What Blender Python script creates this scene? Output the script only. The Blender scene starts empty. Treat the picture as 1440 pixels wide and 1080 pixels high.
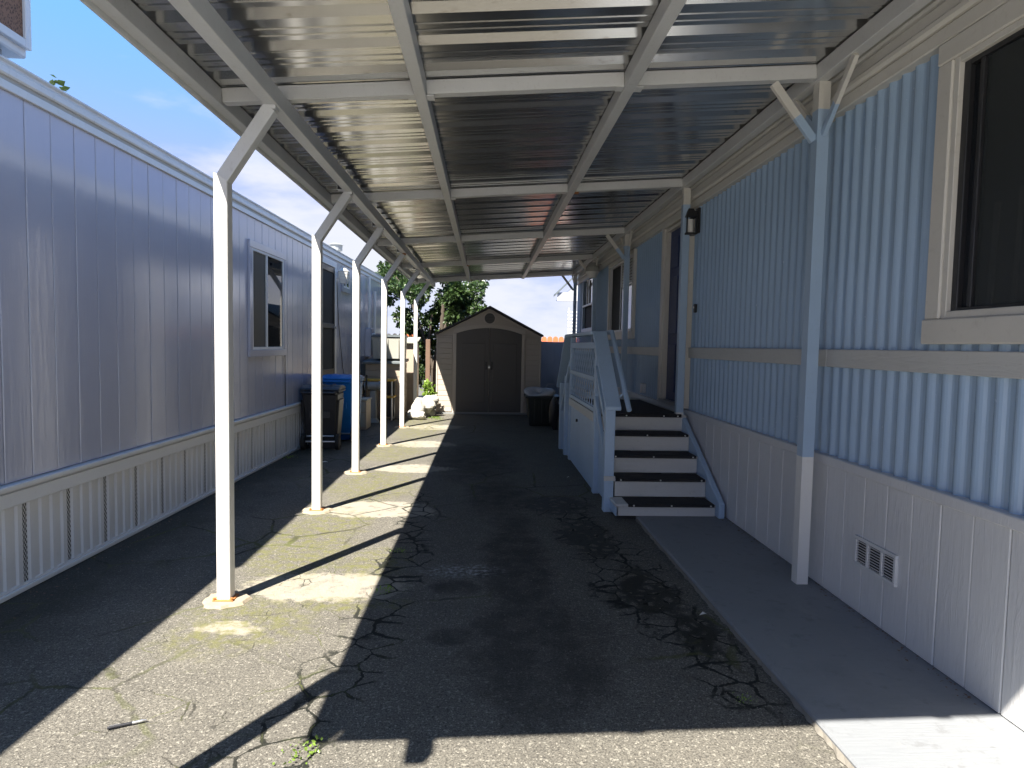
import bpy, bmesh, math, random
from mathutils import Vector, Matrix
random.seed(7)
SC = bpy.context.scene
COL = SC.collection
rad = math.radians

# ------------------------------------------------------------------ camera
EYE = 1.55
pitch, yaw, roll, FPX = 0.05983, 0.04184, -0.01887, 906.4
fw = Vector((math.sin(yaw)*math.cos(pitch), math.cos(yaw)*math.cos(pitch), -math.sin(pitch)))
rt = Vector((math.cos(yaw), -math.sin(yaw), 0))
dn = fw.cross(rt)
rt2 = math.cos(roll)*rt + math.sin(roll)*dn
dn2 = -math.sin(roll)*rt + math.cos(roll)*dn
cd = bpy.data.cameras.new('camera')
cam = bpy.data.objects.new('camera', cd); COL.objects.link(cam)
cam.matrix_world = Matrix(((rt2.x, -dn2.x, -fw.x, 0), (rt2.y, -dn2.y, -fw.y, 0), (rt2.z, -dn2.z, -fw.z, EYE), (0, 0, 0, 1)))
cd.sensor_width = 36; cd.lens = 36*FPX/1440; cd.clip_start = 0.05; cd.clip_end = 2000
SC.camera = cam

# ------------------------------------------------------------------ light
SUN_AZ, SUN_EL = rad(29.5), rad(55)                   # direction the shadows fall, height
w = bpy.data.worlds.new('World'); SC.world = w; w.use_nodes = True
nt = w.node_tree; N = nt.nodes; LK = nt.links
bg = N['Background']
sky = N.new('ShaderNodeTexSky'); sky.sky_type = 'NISHITA'; sky.sun_disc = False
sky.sun_elevation = SUN_EL; sky.sun_rotation = SUN_AZ + math.pi
sky.altitude = 1800; sky.air_density = 1.0; sky.dust_density = 0.25; sky.ozone_density = 2.2
tc = N.new('ShaderNodeTexCoord'); sp = N.new('ShaderNodeSeparateXYZ'); LK.new(tc.outputs['Generated'], sp.inputs[0])
mp = N.new('ShaderNodeMapping'); mp.inputs['Scale'].default_value = (2.2, 2.2, 7.0); LK.new(tc.outputs['Generated'], mp.inputs[0])
mp.inputs['Location'].default_value = (0.35, 0.0, 0.15)
n1 = N.new('ShaderNodeTexNoise'); n1.inputs['Scale'].default_value = 1.5; n1.inputs['Detail'].default_value = 6; n1.inputs['Roughness'].default_value = 0.58
LK.new(mp.outputs[0], n1.inputs['Vector'])
cov = N.new('ShaderNodeMapRange'); cov.inputs[1].default_value = 0.10; cov.inputs[2].default_value = 0.42; cov.inputs[3].default_value = 0.21; cov.inputs[4].default_value = -0.16
LK.new(sp.outputs['Z'], cov.inputs[0])
ad = N.new('ShaderNodeMath'); ad.operation = 'ADD'; LK.new(n1.outputs[0], ad.inputs[0]); LK.new(cov.outputs[0], ad.inputs[1])
cm = N.new('ShaderNodeMapRange'); cm.interpolation_type = 'SMOOTHSTEP'; cm.inputs[1].default_value = 0.5; cm.inputs[2].default_value = 0.78; cm.inputs[4].default_value = 0.85
LK.new(ad.outputs[0], cm.inputs[0])
hs = N.new('ShaderNodeHueSaturation'); hs.inputs['Saturation'].default_value = 1.2; LK.new(sky.outputs[0], hs.inputs['Color'])
mx = N.new('ShaderNodeMix'); mx.data_type = 'RGBA'
LK.new(cm.outputs[0], mx.inputs[0]); dk = N.new('ShaderNodeMix'); dk.data_type = 'RGBA'; dk.blend_type = 'DARKEN'; dk.inputs[0].default_value = 1; ml = N.new('ShaderNodeMix'); ml.data_type = 'RGBA'; ml.blend_type = 'MULTIPLY'; ml.inputs[0].default_value = 1; LK.new(hs.outputs[0], ml.inputs[6]); ml.inputs[7].default_value = (.36, .385, .70, 1); LK.new(ml.outputs[2], dk.inputs[6]); dk.inputs[7].default_value = (.40, .51, .95, 1); LK.new(dk.outputs[2], mx.inputs[6]); mx.inputs[7].default_value = (.80, .81, .84, 1)
LK.new(mx.outputs[2], bg.inputs[0]); bg.inputs[1].default_value = 0.14
sd = bpy.data.lights.new('sun', 'SUN'); sd.energy = 2.0; sd.angle = rad(0.5); sd.color = (1.0, 0.94, 0.84)
so = bpy.data.objects.new('sun', sd); COL.objects.link(so)
sdir = Vector((math.sin(SUN_AZ)*math.cos(SUN_EL), math.cos(SUN_AZ)*math.cos(SUN_EL), -math.sin(SUN_EL)))
so.rotation_euler = sdir.to_track_quat('-Z', 'Y').to_euler(); so.location = (-10, -18, 30)
vs = SC.view_settings; vs.view_transform = 'Standard'; vs.look = 'None'; vs.gamma = 1; vs.use_curve_mapping = False
vs.exposure = 3.1
SC.cycles.max_bounces = 6; SC.cycles.diffuse_bounces = 5; SC.cycles.glossy_bounces = 3; SC.cycles.transmission_bounces = 2; SC.cycles.caustics_reflective = False; SC.cycles.caustics_refractive = False

# ------------------------------------------------------------------ node helpers
class NG:
    def __init__(s, name):
        s.m = bpy.data.materials.new(name); s.m.use_nodes = True
        s.t = s.m.node_tree; s.n = s.t.nodes; s.b = s.n['Principled BSDF']
        s._pos = None
    def link(s, a, b): s.t.links.new(a, b)
    def val(s, inp, v):
        if hasattr(v, 'links') or isinstance(v, bpy.types.NodeSocket): s.link(v, inp)
        else: inp.default_value = v
    def pos(s):
        if s._pos is None:
            s._pos = s.n.new('ShaderNodeNewGeometry').outputs['Position']
        return s._pos
    def obj(s): return s.n.new('ShaderNodeTexCoord').outputs['Object']
    def rnd(s): return s.n.new('ShaderNodeObjectInfo').outputs['Random']
    def map(s, v, scale=(1, 1, 1), loc=(0, 0, 0)):
        m = s.n.new('ShaderNodeMapping'); s.link(v, m.inputs[0]); m.inputs['Scale'].default_value = scale; m.inputs['Location'].default_value = loc
        return m.outputs[0]
    def noise(s, scale, detail=4, rough=.55, vec=None, dist=0, out=0):
        n = s.n.new('ShaderNodeTexNoise'); s.link(vec if vec is not None else s.pos(), n.inputs['Vector'])
        n.inputs['Scale'].default_value = scale; n.inputs['Detail'].default_value = detail; n.inputs['Roughness'].default_value = rough; n.inputs['Distortion'].default_value = dist
        return n.outputs[out]
    def vor(s, scale, feature='F1', vec=None, rnd=1):
        n = s.n.new('ShaderNodeTexVoronoi'); n.feature = feature; s.link(vec if vec is not None else s.pos(), n.inputs['Vector'])
        n.inputs['Scale'].default_value = scale; n.inputs['Randomness'].default_value = rnd
        return n.outputs['Distance']
    def math(s, op, a, b=0.0, c=None, clamp=False):
        n = s.n.new('ShaderNodeMath'); n.operation = op; n.use_clamp = clamp
        s.val(n.inputs[0], a); s.val(n.inputs[1], b)
        if c is not None: s.val(n.inputs[2], c)
        return n.outputs[0]
    def ramp(s, v, a, b, c=0.0, d=1.0, smooth=True):
        n = s.n.new('ShaderNodeMapRange'); n.interpolation_type = 'SMOOTHSTEP' if smooth else 'LINEAR'
        s.val(n.inputs[0], v); n.inputs[1].default_value = a; n.inputs[2].default_value = b; n.inputs[3].default_value = c; n.inputs[4].default_value = d
        return n.outputs[0]
    def mix(s, f, a, b, mode='MIX'):
        n = s.n.new('ShaderNodeMix'); n.data_type = 'RGBA'; n.blend_type = mode
        s.val(n.inputs[0], f)
        for i, v in ((6, a), (7, b)):
            if isinstance(v, bpy.types.NodeSocket): s.link(v, n.inputs[i])
            else: n.inputs[i].default_value = (*v[:3], 1)
        return n.outputs[2]
    def bump(s, h, strength=.3, dist=.01, prev=None):
        n = s.n.new('ShaderNodeBump'); s.link(h, n.inputs['Height']); n.inputs['Strength'].default_value = strength; n.inputs['Distance'].default_value = dist
        if prev is not None: s.link(prev, n.inputs['Normal'])
        return n.outputs[0]
    def out(s, col=None, rough=None, normal=None, metal=None, spec=None):
        b = s.b.inputs
        if col is not None:
            if isinstance(col, bpy.types.NodeSocket): s.link(col, b['Base Color'])
            else: b['Base Color'].default_value = (*col[:3], 1)
        if rough is not None: s.val(b['Roughness'], rough)
        if normal is not None: s.link(normal, b['Normal'])
        if metal is not None: s.val(b['Metallic'], metal)
        if spec is not None: b['Specular IOR Level'].default_value = spec
        return s.m

def paint(name, c, rough=.5, var=.12, dirt=.15, dirtc=(.16, .13, .1), bumps=.08, scale=3.0, metal=0, spec=.5, grain=None, gstr=.6):
    """painted / plain surface: slow tone drift, grime blotches, fine bump"""
    g = NG(name)
    n = g.noise(scale, 3, .6); n2 = g.noise(scale*9, 3, .7)
    col = g.mix(n, tuple(x*(1-var) for x in c), tuple(min(1, x*(1+var)) for x in c))
    d = g.math('MULTIPLY', g.ramp(n2, .55, .8), dirt)
    col = g.mix(d, col, dirtc)
    r = g.ramp(n2, .2, .8, rough*.85, min(1, rough*1.15), False)
    if grain:                                       # wood grain along local axis
        v = g.map(g.pos(), grain)
        h = g.noise(1.0, 4, .65, v, 1.2)
        nb = g.bump(h, gstr, .006)
    else:
        nb = g.bump(g.noise(40, 2), bumps, .004)
    return g.out(col, r, nb, metal, spec)

# ------------------------------------------------------------------ materials
M = {}
M['home_left'] = paint('lavender_siding', (.41, .42, .50), .14, .05, .05, (.28, .27, .3), grain=(22, 22, 2.2), spec=1.0, gstr=.22)
M['white_trim'] = paint('white_trim', (.66, .66, .66), .42, .06, .15, (.35, .32, .28))
M['skirt_metal'] = paint('white_ribbed_metal', (.64, .645, .66), .38, .06, .14, (.36, .33, .3), spec=.5)
M['gutter'] = paint('gutter_white', (.60, .615, .62), .35, .08, .3, (.32, .30, .27))
M['gutter_beige'] = paint('gutter_beige', (.40, .39, .36), .5, .1, .3)
M['roof_left'] = paint('roof_coating', (.55, .57, .58), .5, .08, .3)
M['white_post'] = paint('white_post_paint', (.72, .71, .68), .4, .05, .12, (.45, .33, .2))
M['galv_beam'] = paint('galvanised_paint', (.64, .64, .62), .45, .08, .35, (.38, .35, .31), metal=.1, scale=5)
M['post_blue'] = paint('post_blue', (.36, .48, .62), .42, .06, .12)
M['cream'] = paint('cream_trim', (.64, .615, .55), .5, .08, .22, (.30, .27, .22))
M['siding_blue'] = paint('blue_metal_siding', (.34, .465, .61), .25, .05, .03, (.2, .22, .25), bumps=.03, spec=.7)
M['skirt_right'] = paint('grey_white_skirting', (.66, .66, .66), .5, .06, .12, (.45, .42, .4), grain=(26, 26, 3.0))
M['belt'] = paint('belt_board', (.56, .56, .53), .55, .08, .3, (.36, .33, .29), grain=(8, 3, 26))
M['porch_blue'] = paint('porch_blue_paint', (.43, .57, .73), .45, .08, .2, (.2, .2, .2), grain=(18, 18, 3))
M['riser'] = paint('riser_grey', (.60, .60, .58), .55, .08, .25, (.25, .24, .22), grain=(3, 20, 22))
M['black_mat'] = paint('black_tread_mat', (.018, .018, .02), .85, .2, .25, (.06, .055, .05), bumps=.5)
M['screw'] = paint('screw_head', (.7, .7, .68), .35, .05, .1, metal=.5)
M['door_blue'] = paint('navy_door', (.018, .035, .12), .5, .08, .05)
M['black'] = paint('black_metal', (.02, .02, .022), .4, .1, .1)
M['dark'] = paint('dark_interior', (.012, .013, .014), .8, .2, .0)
M['glass_dark'] = NG('window_glass').out((.012, .015, .018), .03, None, 0, .8)
M['frost'] = NG('lamp_glass').out((.75, .73, .68), .3)
M['shed'] = paint('tan_resin', (.52, .46, .39), .55, .06, .15, (.25, .21, .17))
M['shed_trim'] = paint('tan_resin_trim', (.57, .51, .44), .5, .05, .12)
M['shed_door'] = paint('dark_brown_door', (.10, .092, .085), .5, .06, .1)
M['shed_roof'] = paint('charcoal_roof', (.045, .045, .05), .6, .12, .2)
M['cart_black'] = paint('black_plastic', (.022, .022, .026), .42, .12, .3, (.07, .065, .06))
M['cart_blue'] = paint('blue_plastic', (.01, .16, .50), .4, .08, .12, (.1, .15, .2))
M['tyre'] = paint('rubber', (.02, .02, .02), .8, .1, .3, (.1, .09, .08))
M['tan'] = paint('tan_plastic', (.42, .35, .28), .55, .07, .2)
M['greige'] = paint('greige_plastic', (.40, .39, .34), .5, .06, .15)
M['slate'] = paint('slate_lid', (.13, .15, .16), .5, .08, .15)
M['yellow'] = paint('yellow_steel', (.62, .38, .05), .45, .06, .2)
M['steel'] = paint('steel_leg', (.5, .5, .5), .3, .05, .2, metal=.8)
M['grey_iron'] = paint('grey_iron', (.28, .29, .29), .5, .1, .3)
M['tote'] = paint('dark_green_tote', (.012, .02, .02), .4, .1, .2)
M['rock'] = paint('white_rock', (.5, .48, .43), .85, .12, .35, (.4, .36, .28), bumps=.6)
M['fence_grey'] = paint('blue_grey_fence', (.36, .40, .46), .6, .1, .2, grain=(20, 20, 2))
M['fence_red'] = paint('red_cedar', (.62, .17, .07), .7, .15, .2, grain=(20, 20, 2))
M['old_wood'] = paint('old_brown_wood', (.16, .10, .07), .8, .2, .3, grain=(25, 25, 2))
M['bark'] = paint('bark', (.07, .055, .042), .9, .25, .3, grain=(30, 30, 4))
M['cooler'] = None
M['grit'] = paint('grit', (.24, .22, .19), .9, .3, .3)
M['footing'] = paint('stained_cement', (.31, .26, .19), .9, .2, .7, (.40, .20, .09), bumps=.5, scale=9)
M['unseen_bounce_ground'] = paint('pale_bounce_ground', (.64, .60, .53), .9, .1, .2)  # pale colour of the unseen ground added for bounce light
M['pen'] = paint('pen_black', (.02, .02, .025), .3, .05, .0)
M['pen_silver'] = paint('pen_silver', (.6, .6, .62), .25, .05, .0, metal=.8)
M['rust'] = paint('rust', (.42, .17, .05), .85, .3, .4, (.15, .06, .03), bumps=.4, scale=14)

g = NG('brown_mesh')      # cooler grille: fine woven mesh
v = g.vor(95, vec=g.map(g.pos(), (1, 1, .6)))
col = g.mix(g.ramp(v, .25, .55), (.06, .03, .018), (.26, .14, .085)); col = g.mix(g.noise(4), col, g.mix(.5, col, (.1, .06, .04)))
M['cooler'] = g.out(col, .8, g.bump(v, .6, .004))

g = NG('perforated_strip')
pz = g.map(g.pos(), (95, 95, 60))
ck = g.n.new('ShaderNodeTexChecker'); g.link(pz, ck.inputs[0]); ck.inputs['Scale'].default_value = 1
M['perf'] = g.out(g.mix(ck.outputs[1], (.5, .5, .5), (.06, .06, .065)), .5, g.bump(ck.outputs[1], .4, .003))

g = NG('insect_screen')
wv = g.n.new('ShaderNodeTexWave'); g.link(g.pos(), wv.inputs[0]); wv.bands_direction = 'Z'; wv.inputs['Scale'].default_value = 55
col = g.mix(g.noise(2.5, 3, vec=g.map(g.pos(), (1, 1, .8))), (.02, .024, .024), (.04, .047, .046))
col = g.mix(g.math('MULTIPLY', wv.outputs[1], .35), col, (.065, .07, .07))
M['screen'] = g.out(col, .42, None, 0, .4); g.b.inputs['Alpha'].default_value = .72

g = NG('corrugated_roof_metal')
n = g.noise(1.5, 3, .5, g.map(g.pos(), (.25, 3, 3)))
col = g.mix(n, (.54, .54, .525), (.63, .625, .61))
col = g.mix(g.math('MULTIPLY', g.ramp(g.noise(30, 3, .7, g.map(g.pos(), (.35, 1, 1))), .6, .72), .5), col, (.3, .27, .23))
M['roof_sheet'] = g.out(col, g.ramp(n, .2, .8, .19, .23), None, .93)

def leaf_mat(name, a, b, tr=.25):
    g = NG(name)
    r = g.noise(5, 3); r2 = g.n.new('ShaderNodeTexWhiteNoise'); g.link(g.map(g.pos(), (9, 9, 9)), r2.inputs[0])
    col = g.mix(r, a, b); col = g.mix(g.math('MULTIPLY', r2.outputs[0], .4), col, tuple(x*1.7 for x in b))
    g.b.inputs['Transmission Weight'].default_value = 0
    t = g.n.new('ShaderNodeBsdfTranslucent'); g.link(col, t.inputs[0])
    mxs = g.n.new('ShaderNodeMixShader'); mxs.inputs[0].default_value = tr
    g.out(col, .38, None)
    o = g.n['Material Output']; g.link(g.b.outputs[0], mxs.inputs[1]); g.link(t.outputs[0], mxs.inputs[2]); g.link(mxs.outputs[0], o.inputs[0])
    return g.m
M['leaf'] = leaf_mat('dark_leaf', (.018, .04, .012), (.05, .085, .022))
M['leaf_dry'] = leaf_mat('dry_leaf', (.35, .17, .07), (.5, .28, .13))
M['weed'] = leaf_mat('weed_leaf', (.09, .16, .02), (.2, .3, .05))

g = NG('plastic_bag')
M['bag'] = g.out(g.mix(g.noise(9, 5), (.33, .35, .38), (.62, .63, .65)), .22, g.bump(g.noise(25, 4), .5, .01))

# ---- ground: aged asphalt with cracks, moss, stains, pale cement patches
g = NG('old_asphalt')
P = g.pos()
sx = g.n.new('ShaderNodeSeparateXYZ'); g.link(P, sx.inputs[0]); X, Y = sx.outputs[0], sx.outputs[1]
wx = g.math('MULTIPLY', g.math('SUBTRACT', g.noise(2.2, 4, .6), .5), .55)
wy = g.math('MULTIPLY', g.math('SUBTRACT', g.noise(2.2, 4, .6, g.map(P, loc=(7, 3, 0))), .5), .55)
edgen = g.math('MULTIPLY', g.math('SUBTRACT', g.noise(17, 3, .65), .5), 1.6)
def ell(cx, cy, rx, ry, soft=.35, warp=1.0, rot=0):
    dx = g.math('ADD', g.math('SUBTRACT', X, cx), g.math('MULTIPLY', wx, warp)); dy = g.math('ADD', g.math('SUBTRACT', Y, cy), g.math('MULTIPLY', wy, warp))
    if rot:
        c, s_ = math.cos(rot), math.sin(rot)
        dx, dy = g.math('ADD', g.math('MULTIPLY', dx, c), g.math('MULTIPLY', dy, s_)), g.math('SUBTRACT', g.math('MULTIPLY', dy, c), g.math('MULTIPLY', dx, s_))
    a = g.math('POWER', g.math('ABSOLUTE', g.math('DIVIDE', dx, rx)), 2.0); b = g.math('POWER', g.math('ABSOLUTE', g.math('DIVIDE', dy, ry)), 2.0)
    return g.ramp(g.math('ADD', g.math('ADD', a, b), edgen), 1+soft, 1-soft)
def union(*l):
    r = l[0]
    for q in l[1:]: r = g.math('MAXIMUM', r, q)
    return r
big = g.noise(.9, 3, .6); mid = g.noise(5, 4, .62); fine = g.noise(120, 2, .7); agg = g.vor(130); agg2 = g.vor(55)
col = g.mix(big, (.155, .145, .124), (.225, .208, .175))
col = g.mix(g.ramp(mid, .35, .65, 0, .7), col, (.15, .14, .12)); col = g.mix(g.ramp(g.noise(22, 3, .7), .52, .72, 0, .5), col, (.27, .255, .215))
col = g.mix(g.ramp(fine, .35, .7, 0, .85), col, (.055, .052, .047))
col = g.mix(g.ramp(agg, .28, .12, 0, .6), col, (.40, .38, .33))
col = g.mix(g.ramp(agg2, .24, .10, 0, .7), col, (.40, .375, .32)); col = g.mix(g.ramp(g.noise(70, 2, .6), .56, .66, 0, .75), col, (.05, .047, .042)); col = g.mix(g.ramp(g.noise(48, 2, .6, g.map(P, loc=(3, 1, 0))), .58, .68, 0, .6), col, (.36, .34, .29))
# soft oil stains along the parking line
st = union(ell(.25, 4.6, .22, 1.3, .8), ell(.28, 3.2, .32, .7, .8), ell(.15, 6.6, .3, .8, .9), ell(-.1, 8.6, .5, 1.3, .9), ell(-.15, 3.35, .13, .10, .6, .2), ell(-.18, 4.05, .16, .12, .7, .3))
col = g.mix(g.math('MULTIPLY', st, g.ramp(mid, .25, .65, .35, .72)), col, (.035, .033, .031))
wp = ell(-.12, 4.35, .25, .12, .9, .7)
col = g.mix(g.math('MULTIPLY', wp, g.ramp(g.noise(30, 4, .7), .45, .65)), col, (.42, .42, .42))
# pale cement round the posts
cp = union(ell(-.98, 4.05, .5, .24, .25, .6), ell(-.95, 5.98, .52, .30, .15, .6), ell(-.92, 7.95, .48, .26, .2, .6), ell(-.95, 9.95, .5, .3, .2, .7), ell(-.95, 12.0, .5, .4, .3, .7), ell(-1.35, 3.45, .18, .08, .3, .4))
colc = g.mix(mid, (.29, .265, .215), (.42, .385, .32)); colc = g.mix(g.ramp(fine, .4, .7, 0, .35), colc, (.2, .18, .15))
col = g.mix(g.math('MULTIPLY', cp, g.ramp(g.noise(9, 5, .65), .3, .5, .25, .95)), col, colc)
# ground darker towards the foot of the left home
foot_dark = g.ramp(g.math('ADD', X, g.math('MULTIPLY', wx, 1.2)), -1.95, -2.65)
col = g.mix(g.math('MULTIPLY', foot_dark, .72), col, (.03, .032, .026))
# moss film
ms = g.math('MULTIPLY', union(ell(-1.35, 5.0, .35, .9, .7), ell(-1.25, 5.5, .3, .3, .6), ell(-1.2, 7.0, .45, .7, .8), ell(-1.3, 9.2, .4, .7, .8), ell(-1.3, 3.5, .35, .35, .9), ell(-1.2, 11.6, .4, 1.2, .8), ell(-.8, 3.75, .35, .12, .7), ell(-1.3, 13.0, .5, .5, .7), ell(-.75, 4.5, .25, .3, .7)), g.ramp(g.noise(13, 5, .7), .38, .66))
col = g.mix(g.math('MULTIPLY', ms, .75), col, (.15, .15, .045))
# cracks: three scales, warped
wv = g.n.new('ShaderNodeVectorMath'); wv.operation = 'MULTIPLY_ADD'; g.link(g.noise(5, 5, .65, out=1), wv.inputs[0]); wv.inputs[1].default_value = (.10, .10, 0); g.link(P, wv.inputs[2])
flat = g.map(wv.outputs[0], (1, 1, 0))
c1 = g.vor(5.2, 'DISTANCE_TO_EDGE', flat); c2 = g.vor(1.5, 'DISTANCE_TO_EDGE', flat); c3 = g.vor(9.5, 'DISTANCE_TO_EDGE', flat)
thick = g.noise(2.3, 4, .65); jit0 = g.noise(38, 2, .7)
alig = union(ell(.72, 6.15, .34, .42, .5, .8), ell(.86, 5.2, .24, .9, .5, .8, .06), ell(1.0, 4.2, .27, .95, .5, .8), ell(1.18, 3.2, .18, .65, .5, .7))
left_b = union(ell(-.62, 3.2, .17, .9, .5, .8, -.12), ell(-.55, 4.5, .17, .8, .5, .8), ell(-.6, 5.8, .14, 1.0, .5, .8), ell(-.75, 2.4, .2, .3, .5, .5))
wet = g.math('MULTIPLY', union(ell(.72, 6.2, .32, .34, .5, .9), ell(.86, 5.15, .20, .55, .6, .9), ell(1.04, 4.0, .17, .45, .6, .9), ell(1.2, 3.35, .12, .3, .6, .9)), g.ramp(g.math('ADD', c3, g.math('MULTIPLY', jit0, .12)), .36, .16, 0, 1))
w1 = g.math('MULTIPLY', g.ramp(thick, .3, .7, .012, .085, False), 1.0)
jit = g.noise(45, 2, .7)
crk1 = g.ramp(g.math('ADD', g.math('DIVIDE', c1, w1), g.math('MULTIPLY', jit, .5)), 1.15, .8)
crk3 = g.ramp(g.math('DIVIDE', c3, g.math('MULTIPLY', w1, 1.3)), 1.0, .5)
ck = g.math('MULTIPLY', union(alig, left_b), crk1)
ck = union(ck, g.math('MULTIPLY', g.math('MULTIPLY', alig, crk3), g.ramp(thick, .5, .62)), wet)
col = g.mix(g.math('MULTIPLY', ck, .93), col, (.011, .013, .010))
# long single cracks anywhere, weathered and mossy
reg = g.ramp(g.noise(.55, 3, .5, g.map(P, loc=(2.3, 9, 0))), .46, .6)
crk2 = g.math('MULTIPLY', g.ramp(c2, g_w := .022, .007), reg)
crk2b = g.math('MULTIPLY', g.math('MULTIPLY', g.ramp(c1, .016, .005), ell(-1.1, 3.4, .7, 1.2, .6)), g.ramp(g.noise(3.1, 3), .47, .55))
c2u = union(crk2, crk2b)
col = g.mix(g.math('MULTIPLY', c2u, .8), col, g.mix(g.ramp(g.noise(4, 3, .6), .42, .58), (.025, .024, .02), (.09, .10, .03)))
rough = g.math('SUBTRACT', .93, g.math('MULTIPLY', wet, .35))
hgt = g.math('ADD', g.math('MULTIPLY', fine, .35), g.math('MULTIPLY', g.ramp(agg, .0, .35, 1, 0), .65))
nb = g.bump(hgt, .9, .007)
col = g.mix(1.0, col, (.86, .86, .86), 'MULTIPLY')
M['asphalt'] = g.out(col, rough, nb, 0, .25)

g = NG('painted_concrete_path')
v = g.map(g.pos(), (2.2, 26, 1))
br = g.noise(3, 4, .6, v); bl = g.noise(1.6, 5, .6)
col = g.mix(bl, (.195, .208, .225), (.24, .25, .262))
col = g.mix(g.ramp(br, .5, .8, 0, .35), col, (.19, .2, .22))
col = g.mix(g.ramp(g.noise(11, 4, .7), .55, .72, 0, .5), col, (.13, .13, .135)); col = g.mix(g.ramp(g.noise(2.1, 4, .7, g.map(g.pos(), loc=(1, 6, 0))), .5, .7, 0, .45), col, (.17, .18, .19))
col = g.mix(g.ramp(g.noise(4, 5, .7, g.map(g.pos(), (1, .5, 1), (4, 4, 0))), .58, .72, 0, .35), col, (.32, .315, .30))
M['path'] = g.out(col, .62, g.bump(br, .5, .004), 0, .4)
M['path_edge'] = paint('worn_concrete_edge', (.19, .175, .15), .9, .2, .4, bumps=.6, scale=12)

# ------------------------------------------------------------------ mesh helper
class MB:
    def __init__(s): s.v = []; s.f = []; s.m = []
    def add(s, vs, fs, m=0):
        o = len(s.v); s.v += [tuple(x) for x in vs]; s.f += [tuple(i+o for i in q) for q in fs]; s.m += [m]*len(fs); return s
    def box(s, x0, x1, y0, y1, z0, z1, m=0):
        return s.add([(x0,y0,z0),(x1,y0,z0),(x1,y1,z0),(x0,y1,z0),(x0,y0,z1),(x1,y0,z1),(x1,y1,z1),(x0,y1,z1)],
                     [(3,2,1,0),(4,5,6,7),(0,1,5,4),(1,2,6,5),(2,3,7,6),(3,0,4,7)], m)
    def taper(s, c0, w0, d0, z0, c1, w1, d1, z1, m=0):
        vs = []
        for (cx, cy), ww, dd, z in ((c0, w0, d0, z0), (c1, w1, d1, z1)):
            vs += [(cx-ww/2,cy-dd/2,z),(cx+ww/2,cy-dd/2,z),(cx+ww/2,cy+dd/2,z),(cx-ww/2,cy+dd/2,z)]
        return s.add(vs, [(3,2,1,0),(4,5,6,7),(0,1,5,4),(1,2,6,5),(2,3,7,6),(3,0,4,7)], m)
    def bar(s, p, q, w_, h_, up=(0,0,1), m=0):
        p, q = Vector(p), Vector(q); d = (q-p).normalized(); u = Vector(up)
        r = d.cross(u)
        if r.length < 1e-4: r = d.cross(Vector((0,1,0)))
        r.normalize(); u = r.cross(d)
        vs = [b + r*a*w_/2 + u*c*h_/2 for b in (p, q) for a, c in ((-1,-1),(1,-1),(1,1),(-1,1))]
        return s.add(vs, [(3,2,1,0),(4,5,6,7),(0,1,5,4),(1,2,6,5),(2,3,7,6),(3,0,4,7)], m)
    def cyl(s, p, q, r, n=12, r2=None, m=0):
        p, q = Vector(p), Vector(q); d = (q-p).normalized(); a = d.orthogonal().normalized(); b = d.cross(a)
        r2 = r if r2 is None else r2; vs = []
        for c, rr in ((p, r), (q, r2)):
            vs += [c + (a*math.cos(t*2*math.pi/n) + b*math.sin(t*2*math.pi/n))*rr for t in range(n)]
        return s.add(vs, [(t, (t+1) % n, n+(t+1) % n, n+t) for t in range(n)] + [tuple(range(n-1, -1, -1)), tuple(range(n, 2*n))], m)
    def path(s, pts, r, n=8, m=0):
        for a, b in zip(pts, pts[1:]): s.cyl(a, b, r, n, m=m)
        return s
    def prism(s, poly, axis, a, b, m=0):
        n = len(poly)
        def P3(u, v, t): return {'x': (t, u, v), 'y': (u, t, v), 'z': (u, v, t)}[axis]
        vs = [P3(u, v, a) for u, v in poly] + [P3(u, v, b) for u, v in poly]
        return s.add(vs, [tuple(range(n)), tuple(range(2*n-1, n-1, -1))] + [(t, n+t, n+(t+1) % n, (t+1) % n) for t in range(n)], m)
    def mesh(s, name, mats, bevel=0, smooth=False, off=(0,0,0)):
        me = bpy.data.meshes.new(name)
        ox, oy, oz = off
        me.from_pydata([(x-ox, y-oy, z-oz) for x, y, z in s.v], [], s.f)
        for k in (mats if isinstance(mats, (list, tuple)) else [mats]): me.materials.append(M[k])
        for p_, mi in zip(me.polygons, s.m): p_.material_index = mi
        bm = bmesh.new(); bm.from_mesh(me)
        bmesh.ops.recalc_face_normals(bm, faces=bm.faces)
        if bevel:
            bmesh.ops.bevel(bm, geom=[e for e in bm.edges if len(e.link_faces) == 2 and e.calc_face_angle() > .5], offset=bevel, segments=1, affect='EDGES', clamp_overlap=True)
        bm.to_mesh(me); bm.free()
        if smooth:
            for p_ in me.polygons: p_.use_smooth = True
        return me
OFF = {}
def thing(name, label, cat, loc=(0,0,0), rotz=0, group=None):
    o = bpy.data.objects.new(name, None); COL.objects.link(o); o.empty_display_size = .2
    o.location = loc; o.rotation_euler = (0, 0, rotz); o['label'] = label; o['category'] = cat
    if group: o['group'] = group
    OFF[o] = (0, 0, 0) if rotz else tuple(loc)
    return o
def part(name, mb, mats, parent=None, bevel=0, smooth=False, label=None, stuff=False):
    off = OFF.get(parent, (0, 0, 0))
    me = mb if isinstance(mb, bpy.types.Mesh) else mb.mesh(name, mats, bevel, smooth, off)
    o = bpy.data.objects.new(name, me); COL.objects.link(o)
    if parent: o.parent = parent; OFF[o] = off
    if label: o['label'] = label
    if stuff: o['kind'] = 'stuff'
    return o
def single(name, mb, mats, label, cat, loc=(0,0,0), bevel=0, smooth=False, group=None):
    me = mb.mesh(name, mats, bevel, smooth); o = bpy.data.objects.new(name, me); COL.objects.link(o); o.location = loc
    o['label'] = label; o['category'] = cat
    if group: o['group'] = group
    return o
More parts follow.
